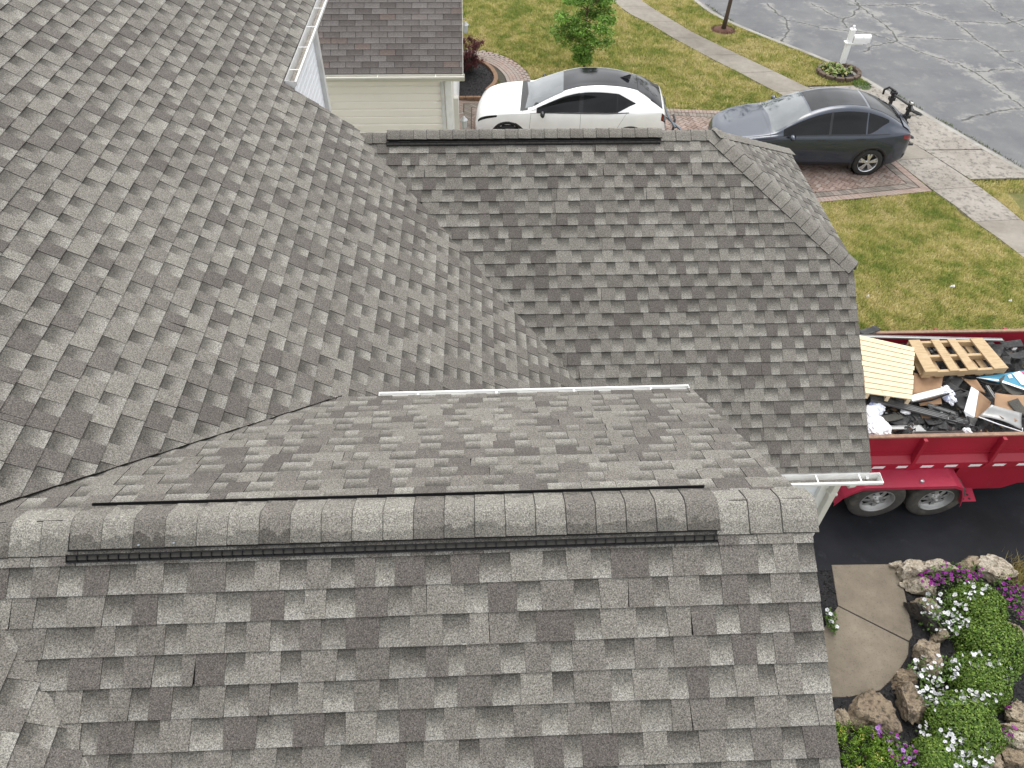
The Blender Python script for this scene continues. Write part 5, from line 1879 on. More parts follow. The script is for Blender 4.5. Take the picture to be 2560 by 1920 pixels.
# used pallet, deck up
A_, B_, C_, D_ = (Vector(p) for p in ((6.162,7.796,1.6), (7.259,7.791,1.62), (7.393,7.224,1.56), (6.182,7.195,1.54)))
P2 = empty('wooden_pallet', tuple((A_ + C_) / 2 - Vector((0, 0, .14))), 0, 'worn open wooden pallet with four wide boards lying on the load', 'pallet')
nrm_ = (B_ - A_).cross(D_ - A_).normalized()
if nrm_.z < 0: nrm_ = -nrm_
for f0, f1 in ((0.0, .15), (.30, .41), (.52, .63), (.83, 1.0)):
    q = [A_.lerp(B_, f0), A_.lerp(B_, f1), D_.lerp(C_, f1), D_.lerp(C_, f0)]
    MB().prism([p + nrm_ * 0 for p in q], nrm_, .02).build('deck_board', M['pallet'], P2)
for g_ in (.05, .5, .96):
    p0, p1 = A_.lerp(D_, g_) - nrm_ * .05, B_.lerp(C_, g_) - nrm_ * .05
    MB().beam(p0, p1, .042, .095, nrm_).build('stringer', M['pallet'], P2)
for f0, f1 in ((0.0, .1), (.17, .27), (.44, .52), (.66, .75), (.78, .87), (.93, 1.0)):
    q = [A_.lerp(B_, f0) - nrm_ * .12, A_.lerp(B_, f1) - nrm_ * .12, D_.lerp(C_, f1) - nrm_ * .12, D_.lerp(C_, f0) - nrm_ * .12]
    MB().prism(q, nrm_, .018).build('bottom_board', M['pallet'], P2)


def strip(name, a, b, w, h, mat, label, cat, grooves=0, group=None, lipped=True):
    a, b = Vector(a), Vector(b)
    d = (b - a).normalized(); s = d.cross(Vector((0, 0, 1))).normalized(); u = s.cross(d)
    mb = MB()
    mb.beam(a, b, w, .006, u)
    if lipped:
        mb.beam(a + s * (w / 2 - .003) + u * h / 2, b + s * (w / 2 - .003) + u * h / 2, .006, h, u)
        mb.beam(a - s * (w / 2 - .003) + u * h / 4, b - s * (w / 2 - .003) + u * h / 4, .006, h / 2, u)
    for k in range(grooves):
        off_ = s * (-w / 2 + w * (k + 1) / (grooves + 1))
        mb.beam(a + off_ + u * .006, b + off_ + u * .006, w / (grooves + 1) * .45, .008, u)
    return tag(mb.build(name, mat, None), label, cat, group)


strip('metal_strip', (5.486,7.995,1.52), (7.678,7.883,1.5), .06, .02, M['alu'], 'long light grey metal strip lying along the far trailer wall', 'metal strip')
strip('metal_strip', (5.293,6.816,1.44), (6.591,6.392,1.34), .12, .03, M['alu_dark'], 'long grooved grey metal channel lying diagonally across the load', 'metal strip', 3)
strip('metal_strip', (6.085,6.73,1.38), (6.417,6.568,1.36), .07, .02, M['alu_dark'], 'short grey metal strip beside the blue and white bag', 'metal strip', 1)
strip('metal_strip', (5.34,6.362,1.33), (5.882,6.362,1.33), .07, .02, M['alu'], 'pale flat metal strip near the white plastic sheet', 'metal strip')
strip('metal_strip', (5.868,6.804,1.42), (6.424,6.939,1.44), .11, .03, M['white_metal'], 'short white gutter piece beside the cardboard', 'metal strip')
strip('decking_board', (5.684,6.222,1.36), (6.389,6.217,1.36), .10, .02, M['brown_deck'], 'dark brown grooved decking board against the near trailer wall', 'board', 4, None, False)
strip('metal_strip', (7.051,7.028,1.42), (7.087,6.779,1.38), .05, .03, M['alu'], 'bright bent metal piece left of the large cardboard', 'metal strip')
plate('metal_offcut', ((5.825,6.388,1.36), (5.933,6.232,1.34), (5.612,6.199,1.34), (5.664,6.246,1.34)), M['alu'], .003, 'grey triangular metal offcut near the near trailer wall', 'metal offcut')

plate('cardboard_piece', ((6.152,7.348,1.36), (6.536,7.262,1.38), (6.426,7.046,1.36), (5.972,6.937,1.34)), M['card'], .006, 'crumpled cardboard flap below the pale slatted pallet', 'cardboard', 'cardboard in the trailer', .03, 8)
plate('cardboard_piece', ((6.006,6.87,1.37), (6.354,6.928,1.38), (6.315,6.757,1.36), (6.006,6.745,1.34)), M['card'], .006, 'small cardboard piece under the short white gutter', 'cardboard', 'cardboard in the trailer')
plate('cardboard_piece', ((5.95,6.629,1.33), (6.096,6.691,1.34), (6.074,6.523,1.33), (5.937,6.535,1.32)), M['card'], .006, 'smallest cardboard scrap below the long grooved channel', 'cardboard', 'cardboard in the trailer')
plate('cardboard_piece', ((7.056,6.843,1.46), (7.441,6.768,1.48), (7.331,6.495,1.44), (6.929,6.567,1.42)), M['card'], .008, 'large flat cardboard sheet by the right picture edge', 'cardboard', 'cardboard in the trailer', .02, 6)
plate('cardboard_piece', ((6.781,7.232,1.38), (6.969,7.152,1.4), (6.991,6.911,1.38), (6.874,7.034,1.36)), M['card'], .008, 'bent cardboard strip below the worn pallet', 'cardboard', 'cardboard in the trailer', .03, 6)
plate('cardboard_piece', ((6.855,6.558,1.4), (7.085,6.475,1.42), (7.122,6.33,1.42), (6.952,6.378,1.42)), M['card'], .006, 'curled cardboard flap on the silver backed sheet', 'cardboard', 'cardboard in the trailer', .05, 8)
# open white carton
bx = empty('carton', (6.856,6.766,1.25), 0, 'open carton with a white outside and brown inside', 'carton')
p1, p2, p3, p4 = (Vector(q) for q in ((6.686,6.877,1.58), (6.749,6.784,1.58), (6.622,6.469,1.4), (6.529,6.581,1.4)))
MB().prism([p1, p2, p3, p4], (p2 - p1).cross(p4 - p1), .006).build('side_panel', M['bag'], bx)
q2, q3 = Vector((7.008,6.758,1.38)), Vector((6.808,6.494,1.34))
MB().prism([p2, q2, q3, p3], (q2 - p2).cross(p3 - p2), .006).build('side_panel', M['card'], bx)
MB().prism([p4, p3, Vector((6.599,6.456,1.34)), Vector((6.553,6.501,1.34))], (0, 0, 1), .006).build('bottom_flap', M['bag'], bx)
# printed box panel
bp = empty('printed_panel', (7.381,7.157,1.4), 0, 'blue printed box panel with white and pink shapes at the right edge', 'box panel')
P_ = [Vector(q) for q in ((6.962,7.177,1.44), (7.32,7.212,1.46), (7.723,7.263,1.48), (7.575,6.94,1.44))]
MB().prism(P_, (0, 0, 1), .006).build('panel', M['teal'], bp)
MB().prism([Vector(q) + Vector((0, 0, .008)) for q in ((7.488,7.206,1.47), (7.606,7.241,1.48), (7.665,7.131,1.46), (7.589,6.977,1.45), (7.525,7.01,1.45))], (0, 0, 1), .003).build('white_print', M['bag'], bp)
MB().prism([Vector(q) + Vector((0, 0, .013)) for q in ((7.622,7.222,1.475), (7.683,7.231,1.48), (7.658,7.161,1.47))], (0, 0, 1), .003).build('pink_print', M['pinkp'], bp)
MB().prism([Vector(q) + Vector((0, 0, .008)) for q in ((7.408,7.182,1.464), (7.466,7.194,1.466), (7.461,7.13,1.458), (7.406,7.124,1.458))], (0, 0, 1), .003).build('white_print', M['bag'], bp)
MB().prism([Vector(q) + Vector((0, 0, .008)) for q in ((6.958,7.169,1.44), (7.28,7.116,1.445), (7.569,6.927,1.438), (7.557,6.9,1.434), (7.254,7.082,1.44))], (0, 0, 1), .003).build('white_edge', M['bag'], bp)
# curled silver backed sheet
cs = []
for i in range(13):
    u = i / 12
    for j in range(5):
        v = j / 4
        a = Vector((6.687,6.489,1.4)).lerp(Vector((7.163,6.219,1.4)), u)
        b = Vector((6.84,6.567,1.44)).lerp(Vector((7.197,6.422,1.42)), u)
        p = a.lerp(b, v)
        p.z += .10 * math.sin(u * math.pi) * (1 - v) * .5 + .10 * (v ** 2)
        cs.append(p)
sh = MB().add(cs, [(i * 5 + j, (i + 1) * 5 + j, (i + 1) * 5 + j + 1, i * 5 + j + 1) for i in range(12) for j in range(4)]).build('foil_sheet', M['alu'], smooth=True, solid=.008)
tag(sh, 'curled silver backed sheet with a pale edge near the trailer wall', 'sheet')
MB().tube([Vector((6.672,6.466,1.41)), Vector((6.88,6.3,1.43)), Vector((7.139,6.183,1.41)), Vector((7.156,6.236,1.43))], .008, 6).build('pale_edge', M['bag'], sh)


def crumple(name, c, s, mat, label, cat, seed, group=None, sub=4, amp=.35):
    bm = bmesh.new()
    bmesh.ops.create_icosphere(bm, subdivisions=sub, radius=1)
    off_ = Vector((seed * 3.1, seed * 1.7, 0))
    for v in bm.verts:
        n = 1 + amp * noise.noise(v.co * 1.6 + off_) + amp * .6 * abs(noise.noise(v.co * 4.2 + off_)) + amp * .25 * noise.noise(v.co * 9 + off_)
        v.co = Vector((v.co.x * s[0] * n, v.co.y * s[1] * n, max(v.co.z, -.5) * s[2] * n)) + Vector(c)
    me = bpy.data.meshes.new(name); bm.to_mesh(me); bm.free()
    me.materials.append(mat)
    o = link(bpy.data.objects.new(name, me))
    return tag(o, label, cat, group)


crumple('plastic_bag', (5.352,6.675,1.38), (.10, .10, .07), M['bluebag'], 'blue and white printed bag beside the roof edge', 'bag', 1)
crumple('plastic_bag', (6.444,6.892,1.4), (.08, .15, .07), M['bluebag'], 'upright blue and white printed bag in the middle of the load', 'bag', 2)
crumple('plastic_sheet', (5.262,6.38,1.32), (.16, .22, .10), M['bag'], 'crumpled white plastic sheet at the near left of the load', 'plastic sheet', 3)
crumple('plastic_sheet', (5.236,6.58,1.34), (.09, .16, .10), M['bag'], 'folded white plastic sheet tucked under the roof edge', 'plastic sheet', 4)
crumple('paper_wad', (6.435,6.244,1.36), (.05, .06, .05), M['bag'], 'small crumpled white paper by the near trailer wall', 'paper', 5)
crumple('plastic_sheet', (5.75,6.637,1.36), (.07, .05, .03), M['bag'], 'small pale plastic scrap above the dark shingle pieces', 'plastic sheet', 6)

# torn shingle and felt pieces, each its own thing
r = random.Random(77)
spots = [(2172, 828, 'black shingle flap folded over the far trailer wall'), (2490, 880, 'black felt roll end in the far right of the load'), (2530, 860, 'black felt sheet against the far trailer wall'), (2515, 905, 'curved black shingle beside the worn pallet corner'),
         (2545, 890, 'black shingle scrap above the blue printed panel'), (2480, 862, 'flat black felt piece right of the worn pallet'), (2395, 980, 'curved black shingle standing right of the printed bag'), (2405, 1010, 'long black shingle strip left of the open carton'),
         (2385, 955, 'black shingle edge below the worn pallet'), (2300, 1045, 'black shingle piece below the grooved channel'), (2270, 1040, 'angular black shingle scrap near the pale plastic scrap'), (2245, 1050, 'black shingle scrap beside the white sheet'),
         (2225, 1045, 'old grey shingle beside the white sheet'), (2330, 1050, 'black shingle fragment in the near middle of the load'), (2355, 1062, 'narrow black strip in the near middle of the load'), (2375, 1050, 'flat black shingle beneath the end of the channel'),
         (2340, 1035, 'black piece under the grooved channel'), (2520, 968, 'grey shingle stack above the large cardboard sheet'), (2545, 1020, 'torn grey shingle on the large cardboard sheet'), (2540, 1055, 'old grey shingle by the right picture edge'), (2470, 955, 'dark shingle corner below the printed panel'),
         (2420, 1066, 'dark strip beside the small paper wad'), (2255, 1010, 'dark felt scrap under the pale slatted pallet'), (2310, 985, 'torn dark felt under the cardboard flap')]
for k, (u_, v_, lab) in enumerate(spots):
    pass
SP = [(5.736,8.126,1.5), (7.548,7.732,1.4), (7.856,7.877,1.42), (7.573,7.499,1.42), (7.815,7.619,1.42), (7.564,7.888,1.4), (6.61,6.941,1.4), (6.58,6.732,1.38), (6.658,7.155,1.38), (5.921,6.534,1.33), (5.77,6.575,1.33), (5.609,6.515,1.32),
      (5.506,6.545,1.33), (6.072,6.494,1.33), (6.173,6.404,1.33), (6.313,6.479,1.34), (6.167,6.592,1.34), (7.368,7.015,1.4), (7.242,6.559,1.47), (7.133,6.351,1.42), (7.149,7.142,1.38), (6.517,6.366,1.33), (5.768,6.789,1.34), (6.159,6.97,1.34)]
for k, (c, sp) in enumerate(zip(SP, spots)):
    a = r.uniform(0, 6.28); L_, W_ = r.uniform(.16, .34), r.uniform(.10, .2)
    if k == 0: a, L_, W_ = .1, .3, .16
    d1 = Vector((math.cos(a), math.sin(a), r.uniform(-.25, .25))) * L_ / 2; d2 = Vector((-math.sin(a), math.cos(a), r.uniform(-.3, .3))) * W_ / 2
    c = Vector(c)
    plate('shingle_scrap', (c - d1 - d2, c + d1 - d2 * r.uniform(.6, 1), c + d1 * r.uniform(.7, 1) + d2, c - d1 + d2), M['greysh'] if 'grey' in sp[2] else M['blacksh'], .008, sp[2], 'shingle scrap', 'torn roofing scraps in the trailer', r.uniform(-.02, .06), 6)
# black hose looping over the load
tag(MB().tube([(5.882,6.729,1.42), (6.142,6.764,1.44), (6.391,6.843,1.47), (6.607,6.931,1.46), (6.711,6.92,1.42)], .012, 8).build('rubber_strip', M['vent'], smooth=True), 'thin black rubber strip arching over the white gutter piece', 'rubber strip')

# ------------------------------------------------------------------ foliage helpers
def leaf_cloud(name, P, N, size, colr, parent=None, aspect=.5, mat=None, fold=.25):
    """one mesh of pointed leaves: P positions, N facing directions, size per leaf, colr (n,3)"""
    n = len(P)
    g = np.random.default_rng(n + int(1000 * abs(float(P[0, 0]))))
    N = N / (np.linalg.norm(N, axis=1, keepdims=True) + 1e-9)
    a = g.normal(size=(n, 3))
    U = np.cross(N, a); U /= (np.linalg.norm(U, axis=1, keepdims=True) + 1e-9)
    V = np.cross(N, U)
    s = np.asarray(size).reshape(-1, 1) * np.ones((n, 1))
    base = P - U * s * .5
    tip = P + U * s * .5 - N * s * fold * .5
    l = P + V * s * aspect * .5 - N * s * fold * .2
    r_ = P - V * s * aspect * .5 - N * s * fold * .2
    v = np.stack([base, l, tip, r_], 1).reshape(-1, 3)
    c4 = np.concatenate([colr, np.ones((n, 1))], 1)
    cols = np.repeat(c4, 4, axis=0)
    me = bpy.data.meshes.new(name)
    me.vertices.add(4 * n); me.vertices.foreach_set('co', v.astype(np.float32).ravel())
    me.loops.add(4 * n); me.loops.foreach_set('vertex_index', np.arange(4 * n, dtype=np.int32))
    me.polygons.add(n); me.polygons.foreach_set('loop_start', np.arange(0, 4 * n, 4, dtype=np.int32))
    at = me.attributes.new('sh', 'FLOAT_COLOR', 'POINT'); at.data.foreach_set('color', cols.astype(np.float32).ravel())
    me.update(); me.materials.append(mat or M['leaf'])
    return link(bpy.data.objects.new(name, me), parent, True)


def pal(g, n, stops, lo=.8, hi=1.25):
    f = g.random(n)
    ps = [s[0] for s in stops]
    c = np.stack([np.interp(f, ps, [s[1][k] for s in stops]) for k in range(3)], -1)
    return c * g.uniform(lo, hi, (n, 1))


M['bark'] = simple('bark', (.085, .06, .045), .9, var=.3, scale=20, bump_s=.6)
M['bark_red'] = simple('reddish_bark', (.14, .07, .045), .85, var=.3, scale=20, bump_s=.4)
M['mulch'] = simple('black_mulch', (.020, .019, .021), .95, var=.5, scale=50, dark=(.05, .042, .036, .6), bump_s=.9, space='World')
M['mulch_red'] = simple('red_mulch', (.13, .06, .04), .95, var=.45, scale=50, bump_s=.9, space='World')
M['edge_brick'] = simple('edging_brick', (.24, .145, .085), .9, var=.25, scale=14, dark=(.14, .09, .06, .6), bump_s=.3)
M['edge_dark'] = simple('dark_edging', (.12, .085, .06), .9, var=.3, scale=10, dark=(.07, .055, .045, .6), bump_s=.3)


def mulch_chips(name, x, y, z, seed, c0, c1, parent=None, ln=.05):
    g = np.random.default_rng(seed)
    n = len(x)
    P = np.stack([x, y, z + g.uniform(0, .02, n)], -1)
    N = g.normal(size=(n, 3)) * [.6, .6, .3] + [0, 0, .8]
    return leaf_cloud(name, P, N, ln * g.uniform(.5, 1.3, n), np.array(c0) + (np.array(c1) - np.array(c0)) * g.random((n, 1)), parent, .3)


# ------------------------------------------------------------------ small tree on the neighbour's lawn
TB = Vector((2.94, 21.63, hgt(2.94, 21.63)))
tree = empty('young_tree', TB, 0, 'young bright green tree standing on the lawn behind the white car', 'tree')
MB().tube([TB, TB + Vector((.02, 0, .6)), TB + Vector((-.03, .02, 1.4)), TB + Vector((-.02, .0, 2.2)), TB + Vector((0, 0, 2.95))], [.04, .034, .028, .02, .008], 8).build('trunk', M['bark_red'], tree, smooth=True)
g = np.random.default_rng(31)
cp, limbs = [], MB()
for k in range(110):
    hz = g.uniform(.42, 3.05)
    R_ = np.interp(hz, [.4, .62, .85, 1.25, 1.7, 2.2, 2.7, 3.1], [.16, .2, .56, .86, .74, .58, .36, .1])
    a = g.uniform(0, 2 * math.pi)
    rr_ = R_ * math.sqrt(g.uniform(.12, 1.0))
    tip = TB + Vector((rr_ * math.cos(a) - .03, rr_ * math.sin(a), hz))
    st_ = TB + Vector((-.02, 0, max(.45, hz - rr_ * .45)))
    if k % 2 == 0: limbs.tube([st_, st_.lerp(tip, .6) + Vector((0, 0, .05)), tip], [.013, .008, .004], 5)
    cp.append((tip, .13 + .15 * g.random() * (R_ / .8)))
limbs.build('limbs', M['bark_red'], tree)
P, N, C = [], [], []
for tip, cr_ in cp:
    m = int(110 + 330 * cr_)
    d = g.normal(size=(m, 3)); d /= np.linalg.norm(d, axis=1, keepdims=True)
    q = np.array(tip) + d * (g.random((m, 1)) ** .45) * cr_ * [1.25, 1.25, .75]
    P.append(q); N.append(d * .6 + [0, 0, .7] + g.normal(size=(m, 3)) * .35)
    C.append(pal(g, m, [(0, (.085, .19, .025)), (.5, (.16, .32, .045)), (1, (.28, .44, .08))]) * g.uniform(.75, 1.2))
P, N, C = np.concatenate(P), np.concatenate(N), np.concatenate(C)
leaf_cloud('crown', P, N, g.uniform(.055, .10, len(P)), C, tree, .42)

# street tree: only its trunk shows, the crown is above the picture
SB = Vector((8.15, 25.82, hgt(8.15, 25.82)))
stree = empty('street_tree', SB, 0, 'street tree trunk rising from a red mulch ring beside the kerb', 'tree')
MB().tube([SB, SB + Vector((.03, 0, .5)), SB + Vector((.06, .0, 1.2)), SB + Vector((.1, .02, 2.4)), SB + Vector((.1, .05, 4.2))], [.085, .066, .06, .05, .02], 10).build('trunk', M['bark'], stree, smooth=True)
P, N, C = [], [], []
for k in range(60):
    tip = SB + Vector((g.normal() * .7, g.normal() * .7, g.uniform(2.6, 4.8)))
    m = 60
    d = g.normal(size=(m, 3)); d /= np.linalg.norm(d, axis=1, keepdims=True)
    P.append(np.array(tip) + d * g.random((m, 1)) * .35); N.append(d + [0, 0, .6]); C.append(pal(g, m, [(0, (.05, .11, .02)), (1, (.12, .2, .04))]))
leaf_cloud('crown', np.concatenate(P), np.concatenate(N), .11, np.concatenate(C), stree, .5)


def disc(name, c, rx, ry, mat, parent=None, dome=.05, n=28, kind='structure'):
    vs, fs = [], []
    for k in range(4):
        q = k / 3
        for i in range(n):
            a = 2 * math.pi * i / n
            jx = 1 + .06 * noise.noise(Vector((math.cos(a) * 2, math.sin(a) * 2, c[0])))
            x_, y_ = c[0] + rx * q * jx * math.cos(a), c[1] + ry * q * jx * math.sin(a)
            vs.append((x_, y_, hgt(x_, y_) + dome * (1 - q * q) + (.012 if k < 3 else -.02)))
    for k in range(3):
        for i in range(n): fs.append((k * n + i, k * n + (i + 1) % n, (k + 1) * n + (i + 1) % n, (k + 1) * n + i))
    o = mesh_obj(name, vs, fs, mat, parent, smooth=True)
    fix_normals(o)
    if kind: tag(o, kind=kind)
    return o


mr = disc('mulch_ring', (8.15, 25.82), .40, .38, M['mulch_red'])
tag(mr, 'reddish mulch ring around the street tree', kind='structure')
n = 700; a = g.uniform(0, 6.28, n); q = np.sqrt(g.random(n)) * .4
tag(mulch_chips('mulch_chips', 8.15 + q * np.cos(a), 25.82 + q * np.sin(a), np.full(n, -.83), 4, (.07, .03, .02), (.2, .10, .06), mr), kind='stuff')

# ------------------------------------------------------------------ mailbox and hosta bed
MBX = empty('mailbox', (11.26, 22.9, -.85), 0, 'white curbside mailbox on a square post with ball finial', 'mailbox')
bx_, by_ = 11.20, 22.9
MB().box((bx_, by_, -.30), (.14, .14, 1.12)).build('post', M['white_paint'], MBX, bevel=.006)
MB().box((bx_ + .20, by_, -.12), (.66, .21, .035)).build('arm', M['white_paint'], MBX, bevel=.005)
MB().box((bx_ + .18, by_, -.155), (.5, .12, .04)).build('arm_support', M['white_paint'], MBX, bevel=.005)
MB().box((bx_, by_, .275), (.165, .165, .03), taper=.8).build('post_cap', M['white_paint'], MBX)
MB().lathe([(0, .105), (.028, .095), (.043, .065), (.04, .04), (.024, .018), (.03, .008), (.045, 0)], (bx_, by_, .288), 'z', 16).build('finial', M['white_paint'], MBX, smooth=True)
bp_ = []
for i in range(11):
    a = math.pi * i / 10
    bp_.append((.105 * math.cos(a), .11 + .10 * math.sin(a)))
prof = [(.105, 0)] + bp_ + [(-.105, 0)]
x0_, x1_ = bx_ + .085, bx_ + .58
vs = [(x0_, by_ + p[0], -.10 + p[1]) for p in prof] + [(x1_, by_ + p[0], -.10 + p[1]) for p in prof]
k = len(prof)
mbx = MB().add(vs, [(i, (i + 1) % k, k + (i + 1) % k, k + i) for i in range(k)] + [tuple(range(k)), tuple(range(2 * k - 1, k - 1, -1))]).build('box', M['white_paint'], MBX)
fix_normals(mbx)
vs = [(x1_ + .002, by_ + p[0] * 1.06, -.10 + p[1] * 1.04) for p in prof] + [(x1_ + .022, by_ + p[0] * 1.06, -.10 + p[1] * 1.04) for p in prof]
fix_normals(MB().add(vs, [(i, (i + 1) % k, k + (i + 1) % k, k + i) for i in range(k)] + [tuple(range(k)), tuple(range(2 * k - 1, k - 1, -1))]).build('door', M['white_paint'], mbx))
MB().beam((bx_ + .35, by_ - .112, .02), (bx_ + .35, by_ - .112, .14), .02, .006, (0, 1, 0)).build('flag', M['white_paint'], mbx)

HC = (10.93, 22.38)
ring = empty('brick_ring', (HC[0], HC[1], -.85), 0, 'low ring of dark scalloped edging bricks around the mailbox plants', 'edging')
for i in range(13):
    a = 2 * math.pi * i / 13 + .1
    cx_, cy_ = HC[0] + .60 * math.cos(a), HC[1] + .56 * math.sin(a)
    m_ = Matrix.Rotation(a + math.pi / 2, 3, 'Z')
    b_ = MB().box((cx_, cy_, -.80), (.255, .13, .13), m_)
    b_.build('brick', M['edge_dark'], ring, bevel=.02)
ds_ = disc('planting_soil', HC, .56, .52, M['mulch'], ring, .06, kind=None)
hosta_stops = [((.16, .24, .06), (.62, .58, .30)), ((.12, .20, .05), (.55, .52, .26)), ((.28, .26, .08), (.66, .56, .28))]


def hosta(c, s, nl, seed, label):
    root = empty('hosta', (c[0], c[1], -.82), 0, label, 'hosta', 'hostas round the mailbox')
    g = np.random.default_rng(seed)
    for i in range(nl):
        a = g.uniform(0, 2 * math.pi); el = g.uniform(.25, 1.2); L_ = s * g.uniform(.7, 1.1); w_ = L_ * .36
        d = Vector((math.cos(a), math.sin(a), 0)); sd_ = Vector((-d.y, d.x, 0))
        vs, at = [], []
        inner, outer = hosta_stops[int(g.integers(0, 3))]
        for q, ww in ((0, .12), (.3, .8), (.6, 1.0), (.85, .55), (1.0, .02)):
            h = math.sin(el) * L_ * q - .55 * L_ * q * q * (1.1 - el * .5)
            p = Vector((c[0], c[1], -.78)) + d * (math.cos(el) * L_ * q) + Vector((0, 0, h))
            for e in (-1, -.55, 0, .55, 1):
                vs.append(p + sd_ * (w_ * ww * .5 * e) + Vector((0, 0, .18 * w_ * ww * abs(e))))
                cc = outer if abs(e) > .9 else inner
                at.append((cc[0], cc[1], cc[2], 1))
        fs = [(r_ * 5 + k_, r_ * 5 + k_ + 1, (r_ + 1) * 5 + k_ + 1, (r_ + 1) * 5 + k_) for r_ in range(4) for k_ in range(4)]
        mesh_obj('leaf', vs, fs, M['leaf'], root, smooth=True, attr=at)


for k, (dx, dy, lab) in enumerate(((-.33, .18, 'variegated hosta at the left of the mailbox ring'), (-.05, .22, 'variegated hosta just beside the mailbox post'), (-.3, -.14, 'yellowing hosta at the near left of the brick ring'), (.0, -.2, 'yellowing hosta at the near side of the brick ring'), (.3, -.02, 'small hosta at the street side of the brick ring'))):
    hosta((HC[0] + dx, HC[1] + dy), (.30, .32, .28, .28, .22)[k], (26, 26, 22, 24, 14)[k], 50 + k, lab)
n = 900; a = g.uniform(0, 6.28, n); q = np.sqrt(g.random(n)) * .22
tag(mulch_chips('clover', 11.35 + .55 * (q * np.cos(a)) * 2.2, 21.55 + q * np.sin(a) * 1.6, hgt_np(np.full(n, 11.), np.full(n, 22.)) + .03, 6, (.06, .12, .02), (.13, .21, .05)), 'low leafy weeds at the end of the verge by the driveway', 'weeds', kind='stuff')

# ------------------------------------------------------------------ neighbour's bed with red maple
BEDP = [(-.72, 22.15), (-.15, 22.12), (.14, 21.75), (.30, 21.2), (.27, 20.75), (.05, 20.3), (-.05, 19.78), (-.72, 19.72)]
bed = mesh_obj('mulch_bed', [(x_, y_, hgt(x_, y_) + .03) for x_, y_ in BEDP], [tuple(range(len(BEDP)))], M['mulch'])
fix_normals(bed)
tag(bed, "dark mulch bed at the corner of the neighbour's garage", kind='structure')
n = 2600
x = g.uniform(-.72, .28, n); y = g.uniform(19.75, 22.1, n); ok = in_poly(x, y, BEDP); x, y = x[ok], y[ok]
tag(mulch_chips('mulch_chips', x, y, hgt_np(x, y) + .03, 8, (.012, .011, .011), (.07, .06, .055), bed), kind='stuff')
edge = empty('brick_edging', (.2, 21.2, -.38), 0, 'curved row of tan edging bricks between the mulch bed and the path', 'edging')
el_ = resample(smooth_line([(-.55, 22.2), (-.12, 22.18), (.2, 21.8), (.37, 21.2), (.34, 20.72), (.12, 20.28)], 2), .21)
for i in range(len(el_) - 1):
    p = (el_[i] + el_[i + 1]) / 2; d = el_[i + 1] - el_[i]
    MB().box((p.x, p.y, hgt(p.x, p.y) + .045), (.195, .12, .11), Matrix.Rotation(math.atan2(d.y, d.x), 3, 'Z')).build('brick', M['edge_brick'], edge, bevel=.012)
edge2 = empty('brick_edging', (-.35, 19.68, -.36), 0, 'short straight row of red edging bricks at the near end of the mulch bed', 'edging')
for i in range(3):
    MB().box((-.6 + i * .21, 19.68, hgt(-.4, 19.7) + .05), (.2, .1, .13)).build('brick', M['paver'] if False else M['edge_brick'], edge2, bevel=.01)
MP = Vector((-.38, 21.45, -.36))
maple = empty('red_maple', MP, 0, "dark red lace leaf maple shrub at the neighbour's garage corner", 'shrub')
lm = MB()
P, N, C = [], [], []
for k in range(60):
    a = g.uniform(0, 6.28); hz = g.uniform(.2, .98); R_ = .40 * math.sin(min(1, hz / 1.0) * 2.4) + .05
    tip = MP + Vector((R_ * math.cos(a) * math.sqrt(g.random()), R_ * math.sin(a) * math.sqrt(g.random()), hz))
    if k % 2 == 0: lm.tube([MP, MP.lerp(tip, .6) + Vector((0, 0, .08)), tip], [.018, .01, .004], 5)
    m = 130
    d = g.normal(size=(m, 3)); d /= np.linalg.norm(d, axis=1, keepdims=True)
    P.append(np.array(tip) + d * g.random((m, 1)) * .13 - [0, 0, .03]); N.append(d * .5 + [0, 0, .8])
    C.append(pal(g, m, [(0, (.045, .010, .014)), (.6, (.10, .022, .026)), (1, (.19, .06, .05))]))
lm.build('stems', M['bark'], maple)
leaf_cloud('foliage', np.concatenate(P), np.concatenate(N), .055, np.concatenate(C), maple, .3)

# ------------------------------------------------------------------ front garden
GB = [(4.05, 5.02), (6.75, 5.0), (6.95, 4.75), (7.2, 4.3), (7.3, 3.2), (6.9, 1.2), (3.2, 1.2), (3.4, 4.0)]
gb = mesh_obj('garden_bed', [(x_, y_, .006) for x_, y_ in GB], [tuple(range(len(GB)))], M['mulch'])
fix_normals(gb)
tag(gb, 'black mulch garden bed between the front walk and the rocks', kind='structure')
n = 16000
x = g.uniform(3.3, 7.3, n); y = g.uniform(1.6, 5.0, n); ok = in_poly(x, y, GB)
ok &= ~in_poly(x, y, [tuple(p[:2]) for p in ((4.613,5.066,0), (4.502,4.481,0), (4.072,4.019,0), (3.842,3.303,0), (4.642,3.359,0), (4.909,3.535,0), (5.189,3.829,0), (5.299,4.035,0), (5.47,4.699,0), (5.491,5.052,0))])
x, y = x[ok], y[ok]
tag(mulch_chips('mulch_chips', x, y, np.full(len(x), .006), 12, (.010, .010, .011), (.05, .045, .042), gb, .045), kind='stuff')


def rock_mat(name, c, c2, dk_):
    m, t, b = new_mat(name)
    v = coords(t, 'Object')
    n1 = noise_node(t, v, 3.5, 6, .65); n2 = noise_node(t, v, 14, 6, .7); n3 = noise_node(t, v, 50, 4, .7)
    cc = mix_c(t, maprange(t, n1, .38, .62, 0, 1), c, c2)
    cc = mix_c(t, maprange(t, n2, .50, .62, 0, .9), cc, dk_)
    cc = scale_c(t, cc, maprange(t, n3, .3, .7, .64, 1.06))
    t.links.new(cc, b.inputs['Base Color'])
    b.inputs['Roughness'].default_value = .92
    bump(t, b, math_n(t, 'ADD', n2, math_n(t, 'MULTIPLY', n3, .4)), 1.0, .06)
    return m


